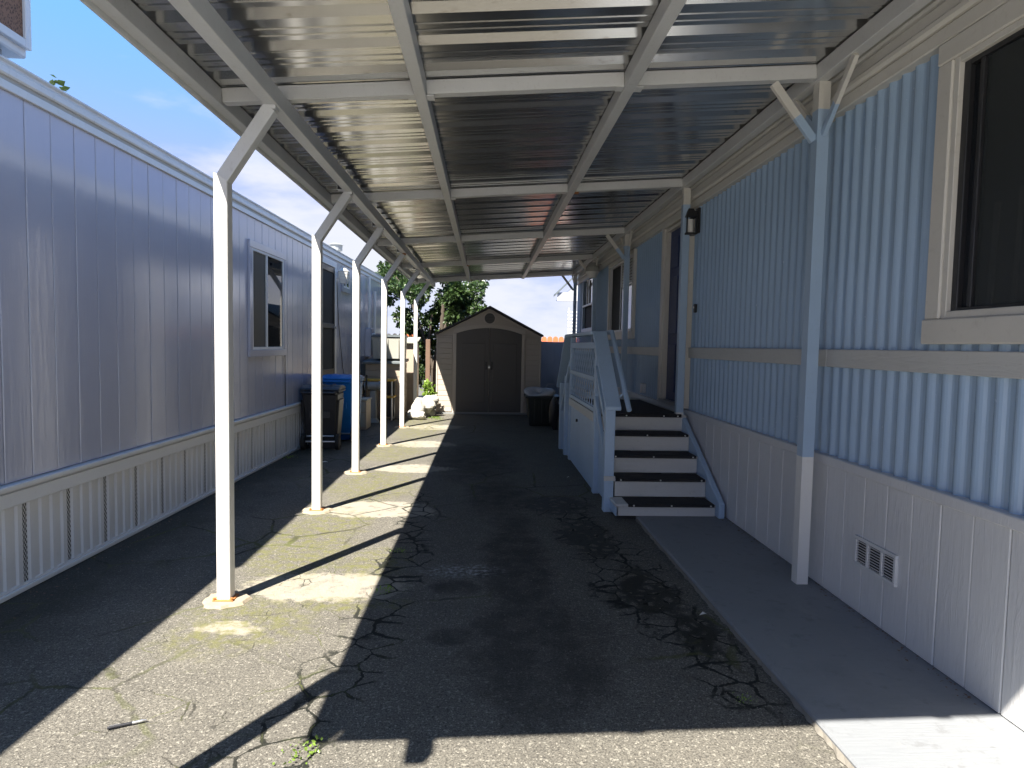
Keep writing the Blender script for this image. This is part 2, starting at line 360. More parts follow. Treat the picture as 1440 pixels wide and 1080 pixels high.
def struct(name, mb, mats, parent=None, bevel=0):
    o = part(name, mb, mats, parent, bevel); o['kind'] = 'structure'; return o
B = MB

# ------------------------------------------------------------------ ground
m = B(); m.add([(-300,-300,0),(300,-300,0),(300,500,0),(-300,500,0)], [(0,1,2,3)]); struct('driveway_ground', m, 'asphalt')
m = B(); m.box(1.385, 2.4, -4, 5.72, -.05, .035); pth = struct('concrete_path', m, 'path', bevel=.008)
m = B()
y = -4.0
ed = []
while y < 5.7:
    ed.append((1.385 - random.uniform(.006, .024), y)); y += random.uniform(.02, .06)
vs = []; fs = []
for i, (x, yy) in enumerate(ed):
    vs += [(x, yy, .004), (1.386, yy, .020)]
    if i: fs.append((2*i-2, 2*i, 2*i+1, 2*i-1))
m.add(vs, fs); part('path_edge', m, 'path_edge', pth)

m = B(); m.box(-60, 60, -14, -1.6, -.05, .006); struct('unseen_bounce_ground', m, 'unseen_bounce_ground')  # unseen pale ground added behind the camera to bounce light into the shade
m = B(); m.box(-60, 60, -60, -14.1, -.05, .006); struct('far_bounce_ground', m, 'unseen_bounce_ground')  # second strip of the added bounce ground, further back
# ------------------------------------------------------------------ left mobile home
ROTL = -rad(1.3)
LH = thing('mobile_home', 'lavender grey mobile home with white ribbed skirting and gutter', 'mobile home', (-2.80, 3.84, 0), ROTL)
Y0, Y1 = -6.6, 12.0
m = B(); m.box(-6.0, -.016, Y0, Y1, .02, 3.0); part('wall', m, 'home_left', LH)
BP = .228; bme = B().box(-.015, 0, .0035, BP-.0035, .68, 2.985).mesh('siding_board', 'home_left', .004)
k = 0; yy = Y0
while yy + BP <= Y1 + .01:
    o = part('siding_board', bme, None, LH); o.location = (random.uniform(-.0015, .0015), yy, 0); yy += BP; k += 1
# skirting: ribbed panels 0.40 m wide, each with one perforated strip
pr = B()
SW = .40; prof = [(0, 0)]
for i in range(4):
    a = i*.1
    prof += [(a+.022, 0), (a+.032, -.011), (a+.074, -.011), (a+.086, 0)]
prof.append((SW, 0))
for (ya, xa), (yb, xb) in zip(prof, prof[1:]):
    pr.add([(.012+xa, ya, .03), (.012+xb, yb, .03), (.012+xb, yb, .56), (.012+xa, ya, .56)], [(0,1,2,3)])
pme = pr.mesh('skirting_panel', 'skirt_metal')
vme = B().box(.0015, .0035, .336, .370, .05, .545).mesh('vent_strip', 'perf')
yy = Y0
while yy + SW <= Y1 + .01:
    o = part('skirting_panel', pme, None, LH); o.location = (0, yy, 0)
    v_ = part('vent_strip', vme, None, o); yy += SW
m = B(); m.box(-.05, .038, Y0, Y1, .545, .632); m.box(-.05, .026, Y0, Y1, .632, .648); m.box(-.05, .048, Y0, Y1, .648, .676); part('skirting_rail', m, 'white_trim', LH, .004)
m = B(); m.box(-.03, .030, Y0, Y1, .005, .034); m.box(-.03, .014, Y0, Y1, .034, .05); part('bottom_track', m, 'white_trim', LH, .003)
# eaves: trim board, beige recess, gutter lip, roof
m = B(); m.box(-.05, .022, Y0, Y1+.04, 2.965, 3.015); part('eave_trim', m, 'gutter', LH, .003)
m = B(); m.box(-.05, .008, Y0, Y1+.04, 3.015, 3.045); part('eave_recess', m, 'gutter_beige', LH)
m = B(); m.prism([(-.05, 3.045), (.022, 3.045), (.03, 3.055), (.03, 3.09), (.012, 3.105), (.012, 3.12), (.03, 3.128), (.03, 3.138), (-.05, 3.138)], 'y', Y0, Y1+.05); part('gutter', m, 'gutter', LH)
m = B(); m.prism([(-.045, 3.138), (0, 3.138), (0, 3.155), (-.25, 3.185), (-1.6, 3.33), (-3.2, 3.40), (-6.0, 3.2), (-6.0, 3.05)], 'y', Y0, Y1+.06); rf = part('roof', m, 'roof_left', LH)
m = B()
for xx in (-.10, -.22, -.36):
    zz = 3.155 + (-xx)*.115
    m.box(xx-.012, xx+.012, Y0, Y1+.05, zz-.01, zz+.022)
part('roof_rib', m, 'gutter', rf, .004)
# tall sliding window
def left_window(y0, y1, z0, z1, split, name='window'):
    cw = .085
    m = B(); m.box(0, .028, y0, y0+cw, z0+cw, z1-cw); m.box(0, .028, y1-cw, y1, z0+cw, z1-cw); m.box(0, .03, y0, y1, z1-cw, z1); m.box(0, .03, y0-.01, y1+.01, z0, z0+cw)
    wn = part(name, m, 'home_left', LH, .004)
    a, b, c, d = y0+cw, y1-cw, z0+cw, z1-cw
    m = B()
    for q in ((a, a+.03, c, d), (b-.03, b, c, d), (a+.03, b-.03, c, c+.03), (a+.03, b-.03, d-.03, d), (split-.02, split+.02, c+.03, d-.03)):
        m.box(-.005, .024, q[0], q[1], q[2], q[3])
    part('sash_frame', m, 'white_trim', wn, .003)
    m = B(); m.box(0, .008, a+.03, split-.02, c+.03, d-.03); part('insect_screen', m, 'screen', wn)
    m = B(); m.box(0, .012, split+.02, b-.03, c+.03, d-.03); part('pane', m, 'glass_dark', wn)
    return wn
left_window(3.66, 4.91, 1.36, 2.70, 4.22)
left_window(7.98, 8.62, 2.46, 2.83, 8.28)
# dark screen door
m = B(); m.box(0, .03, 6.50, 6.60, .95, 2.92); m.box(0, .03, 7.44, 7.54, .95, 2.92); m.box(0, .032, 6.60, 7.44, 2.82, 2.92); dr_ = part('door', m, 'white_trim', LH, .004)
m = B(); m.box(0, .012, 6.60, 7.44, .95, 2.82); part('door_leaf', m, 'dark', dr_)
m = B(); m.box(.012, .03, 6.60, 6.68, .96, 2.81); m.box(.012, .03, 7.36, 7.43, .96, 2.81); m.box(.012, .028, 6.68, 7.36, 1.78, 1.86); m.box(.012, .028, 6.68, 7.36, .96, 1.1); m.box(.012, .028, 6.68, 7.36, 2.72, 2.81); part('screen_frame', m, 'black', dr_, .003)
m = B(); m.cyl((.03, 7.39, 1.8), (.07, 7.39, 1.8), .02); part('door_handle', m, 'steel', dr_)
m = B(); m.box(0, .06, 7.60, 7.70, 2.66, 2.76); lan = part('porch_lamp', m, 'white_trim', LH, .004)
m = B(); m.taper((.13, 7.65), .10, .10, 2.58, (.13, 7.65), .15, .15, 2.78); part('lamp_glass', m, 'frost', lan)
m = B()
for sx_ in (-1, 1):
    for sy_ in (-1, 1): m.bar((.13+sx_*.052, 7.65+sy_*.052, 2.575), (.13+sx_*.077, 7.65+sy_*.077, 2.785), .012, .012)
for z_ in (2.63, 2.69, 2.74):
    h_ = .052 + .025*(z_-2.575)/.21 + .004
    m.box(.13-h_, .13+h_, 7.65-h_, 7.65+h_, z_-.004, z_+.004)
m.taper((.13, 7.65), .17, .17, 2.785, (.13, 7.65), .06, .06, 2.84); part('lamp_cage', m, 'cream', lan)
m = B(); m.box(0, .13, 10.05, 10.32, 1.25, 1.86); mt = part('meter_box', m, 'home_left', LH, .008)
m = B(); m.cyl((.13, 10.18, 1.68), (.19, 10.18, 1.68), .075, 16); part('meter_dial', m, 'frost', mt)
m = B(); m.cyl((.06, 10.18, 1.86), (.06, 10.18, 2.97), .025, 10); part('conduit', m, 'white_post', LH)
m = B(); m.cyl((.05, 10.85, .7), (.05, 10.85, 2.7), .03, 10); part('drain_pipe', m, 'white_trim', LH)
m = B(); m.path([(.02, 7.58, 2.6), (.012, 7.75, 1.9), (.012, 8.05, 1.1), (.05, 8.15, .78)], .006, 6); part('cable', m, 'black', LH)
m = B(); m.box(.0, .05, 8.12, 8.2, .72, .84); part('junction_box', m, 'black', LH, .004)
m = B(); m.path([(.012, 4.90, 1.36), (.012, 4.91, .68)], .006, 6); part('cable', m, 'black', LH)
m = B(); m.cyl((-.63, 10.1, 3.1), (-.63, 10.1, 3.48), .09, 14); m.cyl((-.63, 10.1, 3.48), (-.63, 10.1, 3.60), .13, 14); m.cyl((-.63, 10.1, 3.60), (-.63, 10.1, 3.63), .16, 14, .10); part('roof_vent', m, 'grey_iron', LH)
m = B(); m.cyl((-.5, 8.25, 3.1), (-.5, 8.25, 3.5), .04, 10); part('vent_pipe', m, 'grey_iron', LH)
# rooftop cooler
CO = thing('rooftop_cooler', 'rooftop cooler with brown mesh grille in a white frame', 'cooler', (-3.12, 3.9, 3.2))
m = B(); m.box(-4.3, -3.135, 1.85, 4.62, 3.42, 4.25); part('casing', m, 'white_trim', CO, .01)
for (a, b) in ((1.85, 3.2), (3.26, 4.62)):
    m = B(); m.box(-3.135, -3.12, a+.055, b-.055, 3.53, 4.16); part('grille', m, 'cooler', CO)
    m = B(); m.box(-3.135, -3.10, a, a+.055, 3.475, 4.22); m.box(-3.135, -3.10, b-.055, b, 3.475, 4.22); m.box(-3.135, -3.101, a+.055, b-.055, 3.475, 3.53); m.box(-3.135, -3.101, a+.055, b-.055, 4.16, 4.22); part('grille_frame', m, 'white_trim', CO, .004)
for yy in (2.0, 4.4):
    m = B(); m.box(-4.2, -3.2, yy, yy+.08, 3.24, 3.42); part('support_rail', m, 'grey_iron', CO)

# ------------------------------------------------------------------ right mobile home
XR = 2.205
RH = thing('mobile_home', 'blue corrugated metal mobile home with grey wood panel skirting', 'mobile home', (2.2, 0, 0))
YA, YB = -3.2, 15.75
m = B(); m.box(2.26, 7.0, YA, YB, .0, 3.05); part('wall', m, 'siding_blue', RH)
# window and door openings (y0, y1, z0, z1)
OPEN = [(1.55, 3.04, 1.70, 2.95), (6.98, 7.86, .90, 3.02), (9.62, 11.42, 1.80, 2.96), (13.2, 14.5, 1.95, 3.0)]
RP = .11
def siding(z0, z1, y_from, y_to):
    n = int(round((y_to-y_from)/RP)); per = 8
    for s0 in range(0, n, per):
        mb = B()
        for i in range(s0, min(s0+per, n)):
            a = y_from + i*RP
            pts = [(a+RP*u_/10, .026 - .024*(max(0, math.sin(math.pi*(u_/10-.18)/.64)) if .18 < u_/10 < .82 else 0)**.8) for u_ in range(11)]
            mid_ = a + RP/2; seg = [(z0, z1)]
            for (oy0, oy1, oz0, oz1) in OPEN:
                if oy0 < mid_ < oy1:
                    ns = []
                    for (p, q) in seg:
                        if oz0 > p: ns.append((p, min(q, oz0)))
                        if oz1 < q: ns.append((max(p, oz1), q))
                    seg = [t for t in ns if t[1]-t[0] > .01]
            for (p, q) in seg:
                for (ya, xa), (yb, xb) in zip(pts, pts[1:]):
                    mb.add([(XR+xa, ya, p), (XR+xb, yb, p), (XR+xb, yb, q), (XR+xa, ya, q)], [(0,1,2,3)])
        if mb.f: part('siding_panel', mb, 'siding_blue', RH, smooth=True)
siding(1.56, 3.06, YA, YB)
siding(.86, 1.46, YA, YB)
m = B()
for a, b in ((YA, 1.2), (1.205, 4.05), (4.055, 6.9), (7.97, 9.6), (9.605, 12.2), (12.205, YB)):
    m = B(); m.box(2.185, 2.23, a, b, 1.452, 1.563); part('belt_board', m, 'belt', RH, .004)
# skirting boards
SBP = .205; sme = B().box(2.188, 2.206, .003, SBP-.003, .037, .835).mesh('skirting_board', 'skirt_right', .004, off=(2.2, 0, 0))
m = B(); m.box(2.207, 2.26, YA, YB, .0, .86); part('skirting_backing', m, 'skirt_right', RH)
yy = YA
while yy < YB-.1:
    o = part('skirting_board', sme, None, RH); o.location = (random.uniform(-.001, .001), yy, 0); yy += SBP
m = B(); m.box(2.172, 2.24, YA, YB, .832, .888); part('skirting_cap', m, 'skirt_right', RH, .005)
m = B(); m.box(2.170, 2.188, 3.24, 3.62, .315, .335); m.box(2.170, 2.188, 3.24, 3.62, .465, .485)
for a in (3.24, 3.355, 3.485, 3.60): m.box(2.1702, 2.188, a, a+.02, .335, .465)
vt = part('skirting_vent', m, 'white_trim', RH, .002)
for a0, a1 in ((3.26, 3.355), (3.375, 3.485), (3.505, 3.60)):
    for i in range(8):
        zz = .34 + i*.0155
        m = B(); m.bar((2.179, a0, zz+.006), (2.179, a1, zz+.006), .014, .003, (1, 0, 1.2)); part('louvre', m, 'white_trim', vt)
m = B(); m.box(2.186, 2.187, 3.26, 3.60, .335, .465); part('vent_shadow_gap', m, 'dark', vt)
# frieze, stepped
m = B(); m.box(2.165, 2.26, YA, YB, 3.035, 3.11); part('frieze_board', m, 'cream', RH, .006)
m = B(); m.box(2.14, 2.26, YA, YB, 3.113, 3.165); part('frieze_moulding', m, 'cream', RH, .015)
m = B(); m.box(2.175, 2.26, YA, YB, 3.168, 3.24); part('fascia', m, 'cream', RH, .004)
m = B(); m.box(2.15, 2.26, YA, YB, 3.243, 3.30); part('fascia_lip', m, 'galv_beam', RH, .012)
m = B(); m.box(2.185, 2.26, YA, YB, 3.303, 3.46); part('roof_edge', m, 'galv_beam', RH)
m = B(); m.prism([(2.16, 3.463), (2.16, 3.52), (4.6, 3.85), (7.1, 3.5), (7.1, 3.05), (2.26, 3.05), (2.26, 3.463)], 'y', YA-.05, YB+.02); part('roof', m, 'roof_left', RH)
def casing(y0, y1, z0, z1, t, name, mat='cream', cw=.10, sill=.12, xo=2.165):
    m = B()
    m.box(xo, 2.235, y0-cw, y0, z0, z1); m.box(xo, 2.235, y1, y1+cw, z0, z1)
    m.box(xo-.004, 2.235, y0-cw, y1+cw, z1, z1+t)
    if sill: m.box(xo-.006, 2.235, y0-cw-.01, y1+cw+.01, z0-sill, z0)
    return part(name, m, mat, RH, .006)
# near window with insect screen
w1_ = casing(1.5, 3.02, 1.715, 2.93, .10, 'window')
m = B()
for q in ((1.5, 1.53, 1.715, 2.93), (2.985, 3.02, 1.715, 2.93), (1.53, 2.985, 1.715, 1.75), (1.53, 2.985, 2.90, 2.93)): m.box(2.175, 2.23, *q)
part('outer_frame', m, 'cream', w1_, .003)
m = B()
for q in ((1.53, 1.56, 1.75, 2.90), (2.945, 2.985, 1.75, 2.90), (1.56, 2.945, 1.75, 1.765), (1.56, 2.945, 2.875, 2.90), (2.86, 2.885, 1.765, 2.875)): m.box(2.197, 2.232, *q)
part('sash_frame', m, 'black', w1_, .003)
m = B(); m.box(2.212, 2.214, 1.56, 2.86, 1.765, 2.875); part('insect_screen', m, 'screen', w1_)
m = B(); m.box(2.222, 2.226, 2.885, 2.945, 1.765, 2.875); part('pane', m, 'glass_dark', w1_)
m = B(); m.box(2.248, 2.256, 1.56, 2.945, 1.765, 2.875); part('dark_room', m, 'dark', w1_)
for yy, zz, ww in ((2.80, 2.22, .03), (2.67, 2.26, .022), (2.2, 2.4, .05)):
    m = B(); m.bar((2.24, yy, 1.77), (2.24, yy-.012, zz), .012, ww, (0, 1, 0)); part('curtain', m, 'cream', w1_, .003)
# front door
dr2 = casing(6.98, 7.86, .90, 3.0, .05, 'door', sill=0, xo=2.15)
m = B(); m.box(2.17, 2.25, 6.98, 7.02, .95, 2.985); m.box(2.17, 2.25, 7.82, 7.86, .95, 2.985); m.box(2.17, 2.25, 7.02, 7.82, 2.95, 2.985); part('jamb', m, 'cream', dr2, .003)
m = B(); m.box(2.225, 2.258, 7.02, 7.82, .93, 2.95); part('door_leaf', m, 'door_blue', dr2)
for a, b in ((7.10, 7.38), (7.46, 7.74)):
    for c, d in ((1.03, 1.60), (1.72, 2.40), (2.50, 2.86)):
        m = B(); m.box(2.212, 2.226, a, b, c, d); part('door_panel', m, 'door_blue', dr2, .009)
m = B(); m.cyl((2.225, 7.09, 1.88), (2.165, 7.09, 1.88), .028, 14); m.cyl((2.165, 7.09, 1.88), (2.15, 7.09, 1.88), .034, 14); part('door_knob', m, 'steel', dr2)
m = B(); m.box(2.14, 2.26, 6.98, 7.86, .90, .93); part('threshold', m, 'steel', dr2)
# window by the porch: dark half and glass half with blind
w2_ = casing(9.62, 11.42, 1.80, 2.95, .06, 'window')
m = B()
for q in ((9.62, 9.66, 1.80, 2.95), (11.38, 11.42, 1.80, 2.95), (9.66, 11.38, 1.80, 1.84), (9.66, 11.38, 2.91, 2.95), (10.5, 10.54, 1.84, 2.91)): m.box(2.185, 2.235, *q)
part('sash_frame', m, 'white_trim', w2_, .003)
m = B(); m.box(2.20, 2.206, 9.66, 10.5, 1.84, 2.91); part('pane', m, 'glass_dark', w2_)
m = B(); m.box(2.222, 2.226, 10.54, 11.38, 1.84, 2.91); part('insect_screen', m, 'dark', w2_)
for i in range(9):
    m = B(); m.box(2.190, 2.197, 9.67, 10.49, 2.50+i*.045, 2.532+i*.045); part('blind_slat', m, 'greige', w2_)
# far window, awning sash
w3_ = casing(13.2, 14.5, 1.95, 3.0, .03, 'window', 'post_blue')
m = B(); m.box(2.222, 2.226, 13.2, 14.5, 1.95, 3.0); part('insect_screen', m, 'dark', w3_)
m = B(); m.box(2.196, 2.202, 13.2, 14.5, 2.46, 2.98); part('pane', m, 'glass_dark', w3_)
m = B(); m.box(2.15, 2.19, 13.2, 14.5, 2.42, 2.46); m.box(2.15, 2.19, 13.84, 13.88, 2.46, 2.98); part('sash_frame', m, 'white_trim', w3_)
# lantern, bell, outlet, flood lamp
m = B(); m.box(2.19, 2.215, 6.72, 6.80, 2.76, 3.02); ln = part('porch_lamp', m, 'black', RH, .004)
m = B(); m.taper((2.12, 6.76), .12, .12, 2.92, (2.12, 6.76), .05, .05, 3.01); m.box(2.065, 2.175, 6.705, 6.815, 2.74, 2.76); m.box(2.15, 2.2, 6.745, 6.775, 2.95, 2.99)
for sx_ in (-1, 1):
    for sy_ in (-1, 1): m.box(2.12+sx_*.048-.006, 2.12+sx_*.048+.006, 6.76+sy_*.048-.006, 6.76+sy_*.048+.006, 2.76, 2.92)
part('lamp_cage', m, 'black', ln)
m = B(); m.cyl((2.12, 6.76, 2.76), (2.12, 6.76, 2.90), .035, 12); part('lamp_glass', m, 'frost', ln)
m = B(); m.box(2.18, 2.21, 6.71, 6.75, 1.93, 2.02); db = part('doorbell', m, 'black', RH, .006)
m = B(); m.cyl((2.18, 6.73, 1.985), (2.174, 6.73, 1.985), .012, 12); part('button', m, 'frost', db)
m = B(); m.box(2.15, 2.21, 8.74, 8.86, .93, 1.06); part('outlet_box', m, 'white_trim', RH, .006)
m = B(); m.cyl((2.0, 12.25, 3.14), (2.0, 12.25, 3.05), .06, 16, .13); m.cyl((2.0, 12.25, 3.05), (2.0, 12.25, 2.97), .13, 16, .14); m.bar((2.0, 12.25, 3.12), (2.22, 12.25, 3.14), .05, .05); fl = part('flood_lamp', m, 'greige', RH)
m = B(); m.cyl((2.0, 12.25, 2.97), (2.0, 12.25, 2.86), .125, 16, .07); part('lamp_glass', m, 'frost', fl)
# ------------------------------------------------------------------ carport
CP = thing('carport', 'long metal carport with ribbed roof on white and blue posts', 'carport', (0, 0, 0))
def zb(x): return 3.087 + .074*x
XL, XRr, YF = -1.64, 2.06, .64
SH = .99; NS = 15; YE = YF + SH*NS
sm = B(); prof = []
for i in range(3):
    a = i*.33
    prof += [(a, 0), (a+.06, 0), (a+.066, .005), (a+.080, .005), (a+.086, 0), (a+.13, 0), (a+.136, .005), (a+.150, .005), (a+.156, 0), (a+.20, 0), (a+.235, .040), (a+.272, .040), (a+.312, 0)]
prof += [(.986, 0), (.99, -.002), (1.008, -.002)]
XS = [-1.69, -.5, .8, 2.182]
for (ya, za), (yb, zb_) in zip(prof, prof[1:]):
    for xa, xb in zip(XS, XS[1:]):
        sm.add([(xa, ya, zb(xa)+.094+za), (xb, ya, zb(xb)+.094+za), (xb, yb, zb(xb)+.094+zb_), (xa, yb, zb(xa)+.094+zb_)], [(0,1,2,3)])
sme_ = sm.mesh('roof_sheet', 'roof_sheet')
for i in range(NS):
    o = part('roof_sheet', sme_, None, CP); o.location = (0, YF+i*SH, 0)
# cross beams between long members
CY = [1.45, 4.06, 6.80, 9.62, 12.45, 15.2]
LX = [XL, -.42, .86, XRr]
for cy in CY:
    for xa, xb in zip(LX, LX[1:]):
        xa_, xb_ = xa+.036, xb-.036
        m = B(); m.bar((xa_, cy, zb(xa_)+.046), (xb_, cy, zb(xb_)+.046), .07, .085, m=0); part('cross_beam', m, 'galv_beam', CP, .003)
for cy in CY:
    for lx in (-.42, .86):
        for sgn in (-1, 1):
            xx = lx + sgn*.0365
            m = B(); m.box(min(xx, xx+sgn*.045), max(xx, xx+sgn*.045), cy-.0385, cy+.0385, zb(lx)-.006, zb(lx)-.0015 + .003); br2 = part('bracket', m, 'rust' if random.random() < .15 else 'galv_beam', CP)
for lx, n_ in ((-.42, 'purlin'), (.86, 'purlin')):
    m = B(); m.box(lx-.035, lx+.035, YF-.02, YE, zb(lx)-.012, zb(lx)+.088); part(n_, m, 'galv_beam', CP, .003)
m = B(); m.box(XRr-.036, XRr+.036, YF-.02, YE, zb(XRr)-.015, zb(XRr)+.085); part('wall_beam', m, 'galv_beam', CP, .003)
m = B(); m.box(XL-.036, XL+.034, YF-.01, YE+.01, zb(XL)-.01, zb(XL)+.09); m.box(XL-.052, XL-.037, YF-.02, YE+.02, zb(XL)-.035, zb(XL)+.085); part('edge_beam', m, 'galv_beam', CP, .003)
LBX = -1.24
m = B(); m.box(LBX-.04, LBX+.04, YF-.10, YE-.2, 2.885, 2.987); part('carrier_beam', m, 'galv_beam', CP, .003)
for yy, n_ in ((YF-.012, 'front_trim'), (YE+.012, 'rear_trim')):
    m = B(); m.bar((XL+.04, yy, zb(XL+.04)+.07), (2.17, yy, zb(2.17)+.07), .02, .115); part(n_, m, 'galv_beam', CP)
PX = -1.52
PYS = [1.43, 3.82, 5.90, 7.66, 9.74, 11.90, 14.10]
for i, py in enumerate(PYS):
    m = B()
    hw = .039
    m.add([(PX-hw,py-hw,.02),(PX+hw,py-hw,.02),(PX+hw,py+hw,.02),(PX-hw,py+hw,.02),(PX-hw,py-hw,2.50),(PX+hw,py-hw,2.455),(PX+hw,py+hw,2.455),(PX-hw,py+hw,2.50)],
          [(3,2,1,0),(4,5,6,7),(0,1,5,4),(1,2,6,5),(2,3,7,6),(3,0,4,7)])
    ps = part('post', m, 'white_post', CP, .004)
    m = B(); m.bar((PX+.004, py, 2.462), (LBX-.005, py, 2.872), .074, .074, (1, 0, 0)); part('brace', m, 'galv_beam', CP, .003)
    m = B(); m.box(LBX-.03, LBX+.03, py-.035, py+.035, 2.862, 2.884); part('brace_plate', m, 'rust' if i in (0, 4) else 'galv_beam', CP)
    if i > 1:
        m = B(); m.box(LBX-.10, LBX-.041, py-.03, py+.03, 2.90, 2.96); st_ = part('stub_tube', m, 'galv_beam', CP)
        m = B(); m.box(LBX-.096, LBX-.046, py-.032, py-.0305, 2.905, 2.955); part('tube_mouth', m, 'dark', st_)
    # footing: irregular painted disc and a rusted base plate
    m = B(); n = 22; r0 = .125
    ring = [(PX+math.cos(t*2*math.pi/n)*r0*random.uniform(.88, 1.12)*1.1, py+math.sin(t*2*math.pi/n)*r0*random.uniform(.88, 1.12)) for t in range(n)]
    m.add([(x, y_, .001) for x, y_ in ring] + [(PX+(x-PX)*.9, py+(y_-py)*.9, .016) for x, y_ in ring], [(t, (t+1) % n, n+(t+1) % n, n+t) for t in range(n)] + [tuple(range(n, 2*n))])
    part('footing', m, 'footing', CP)
    m = B(); m.box(PX-.06, PX+.06, py-.055, py+.055, .014, .024); bp = part('base_plate', m, 'rust', CP, .003)
    for sx_ in (-.05, .05):
        m = B(); m.cyl((PX+sx_, py-.047, .022), (PX+sx_, py-.047, .036), .009, 6); part('bolt', m, 'rust', bp)
for i, (ry, br_) in enumerate(((1.45, 1), (4.06, 1), (6.80, 0), (9.62, 1), (12.45, 1), (15.2, 1))):
    hw = .037; x0, x1 = XRr+.02-hw, XRr+.02+hw
    zt = zb(XRr)-.015
    m = B(); m.box(x0, x1, ry-hw, ry+hw, .03, .87, 2); m.box(x0, x1, ry-hw, ry+hw, .87, 3.055, 1); m.box(x0, x1, ry-hw, ry+hw, 3.055, zt, 0)
    part('post', m, ['cream', 'post_blue', 'white_post'], CP, label='wall side post painted cream, blue and white in bands')
    if br_:
        def brace(p, q, wd=.05):
            p, q = Vector(p), Vector(q); mid_ = p + (q-p)*.42
            up = (0, 1, 0) if abs(q.y-p.y) < .01 else (1, 0, 0)
            m = B(); m.bar(p, mid_, wd, .026, up, 1); m.bar(mid_, q, wd, .026, up, 0); part('brace', m, ['cream', 'post_blue'], CP)
        brace((x0-.004, ry, 2.87), (1.77, ry, zb(1.77)-.006))
        brace((XRr+.02, ry-hw-.004, 2.90), (XRr-.01, ry-.42, zt-.004), .04)
        brace((XRr+.02, ry+hw+.004, 2.95), (XRr-.01, ry+.30, zt-.004), .04)

# ------------------------------------------------------------------ porch and steps
PO = thing('porch_steps', 'pale blue wooden porch with black matted steps and lattice railing', 'porch', (1.7, 7, 0))
SY = [5.66, 5.93, 6.20, 6.47, 6.74]; SZ = [.150, .325, .50, .675, .85]
for i, (sy, sz) in enumerate(zip(SY, SZ)):
    xl = 1.19 if i == 0 else 1.225
    zlo = .036 if i == 0 else SZ[i-1]
    m = B(); m.box(xl+.01, 2.10, sy+.02, sy+.04, zlo, sz-.032); part('riser', m, 'riser', PO, .002)
    if i < 4:
        m = B(); m.box(xl-.005, 2.10, sy, sy+.29, sz-.03, sz-.006); part('tread', m, 'riser', PO, .005)
        mx0 = 1.30 if i == 0 else 1.235
        m = B(); m.box(mx0, 2.085, sy-.006, sy+.262, sz-.006, sz); m.box(mx0, 2.085, sy-.010, sy-.0005, sz-.026, sz-.0005); mt_ = part('mat', m, 'black_mat', PO, .002)
        for xx in (mx0+.05, (mx0+2.085)/2, 2.05):
            m = B(); m.cyl((xx, sy-.010, sz-.013), (xx, sy-.014, sz-.013), .008, 10); part('screw', m, 'screw', mt_)
m = B(); m.box(1.19, 1.215, 5.68, 5.95, .036, .118); part('step_side', m, 'porch_blue', PO)
# deck
y = 6.76
while y < 8.9:
    m = B(); m.box(1.20, 2.155, y, y+.132, .815, .842); part('deck_board', m, 'riser', PO, .004); y += .138
m = B(); m.box(1.30, 2.09, 6.735, 8.6, .842, .852); m.box(1.235, 2.09, 6.73, 6.739, .818, .851); mt_ = part('mat', m, 'black_mat', PO, .002)
for xx in (1.5, 1.9, 2.05):
    m = B(); m.cyl((xx, 6.731, .832), (xx, 6.726, .832), .008, 10); part('screw', m, 'screw', mt_)
# right stringer
m = B(); m.prism([(5.60, .036), (5.66, .036), (5.74, .036), (6.95, .70), (6.95, .86), (6.86, .86), (5.60, .17)], 'x', 2.105, 2.160); part('stringer', m, 'porch_blue', PO, .006)
# left stringer and infill
m = B(); m.prism([(6.03, .03), (6.70, .03), (6.70, .64), (6.58, .64), (6.03, .26)], 'x', 1.205, 1.222); part('side_panel', m, 'porch_blue', PO)
# newel, posts
m = B(); m.box(1.130, 1.222, 5.94, 6.03, .0, .965); part('newel', m, 'porch_blue', PO, .006)
m = B(); m.box(1.125, 1.232, 5.925, 5.939, .30, .345); part('cleat', m, 'riser', PO, .003)
m = B(); m.box(1.155, 1.225, 6.70, 6.79, .0, 1.675); part('corner_post', m, 'porch_blue', PO, .006)
m = B(); m.box(1.155, 1.225, 8.70, 8.78, .0, 1.675); part('corner_post', m, 'porch_blue', PO, .006)
m = B(); m.box(1.10, 1.265, 6.72, 8.92, 1.678, 1.715); part('top_rail', m, 'porch_blue', PO, .006)
# sloping rails at the near flight
def slope(x0, x1, p, q, t, name, mat='porch_blue'):
    (ya, za), (yb, zb2) = p, q
    m = B(); m.prism([(ya, za), (yb, zb2), (yb, zb2-t), (ya, za-t)], 'x', x0, x1); part(name, m, mat, PO, .005)
slope(1.115, 1.262, (6.715, 1.712), (5.885, 1.000), .036, 'handrail')
slope(1.150, 1.185, (6.70, 1.36), (6.03, .78), .075, 'middle_rail')
slope(1.150, 1.185, (6.70, 1.04), (6.03, .46), .075, 'middle_rail')
m = B(); m.cyl((1.33, 5.86, .975), (1.33, 6.78, 1.71), .024, 14); m.cyl((1.33, 6.78, 1.71), (1.33, 7.5, 1.71), .024, 14); m.cyl((1.33, 6.05, 1.12), (1.235, 6.05, 1.06), .012, 8); part('pipe_rail', m, 'porch_blue', PO, smooth=False)
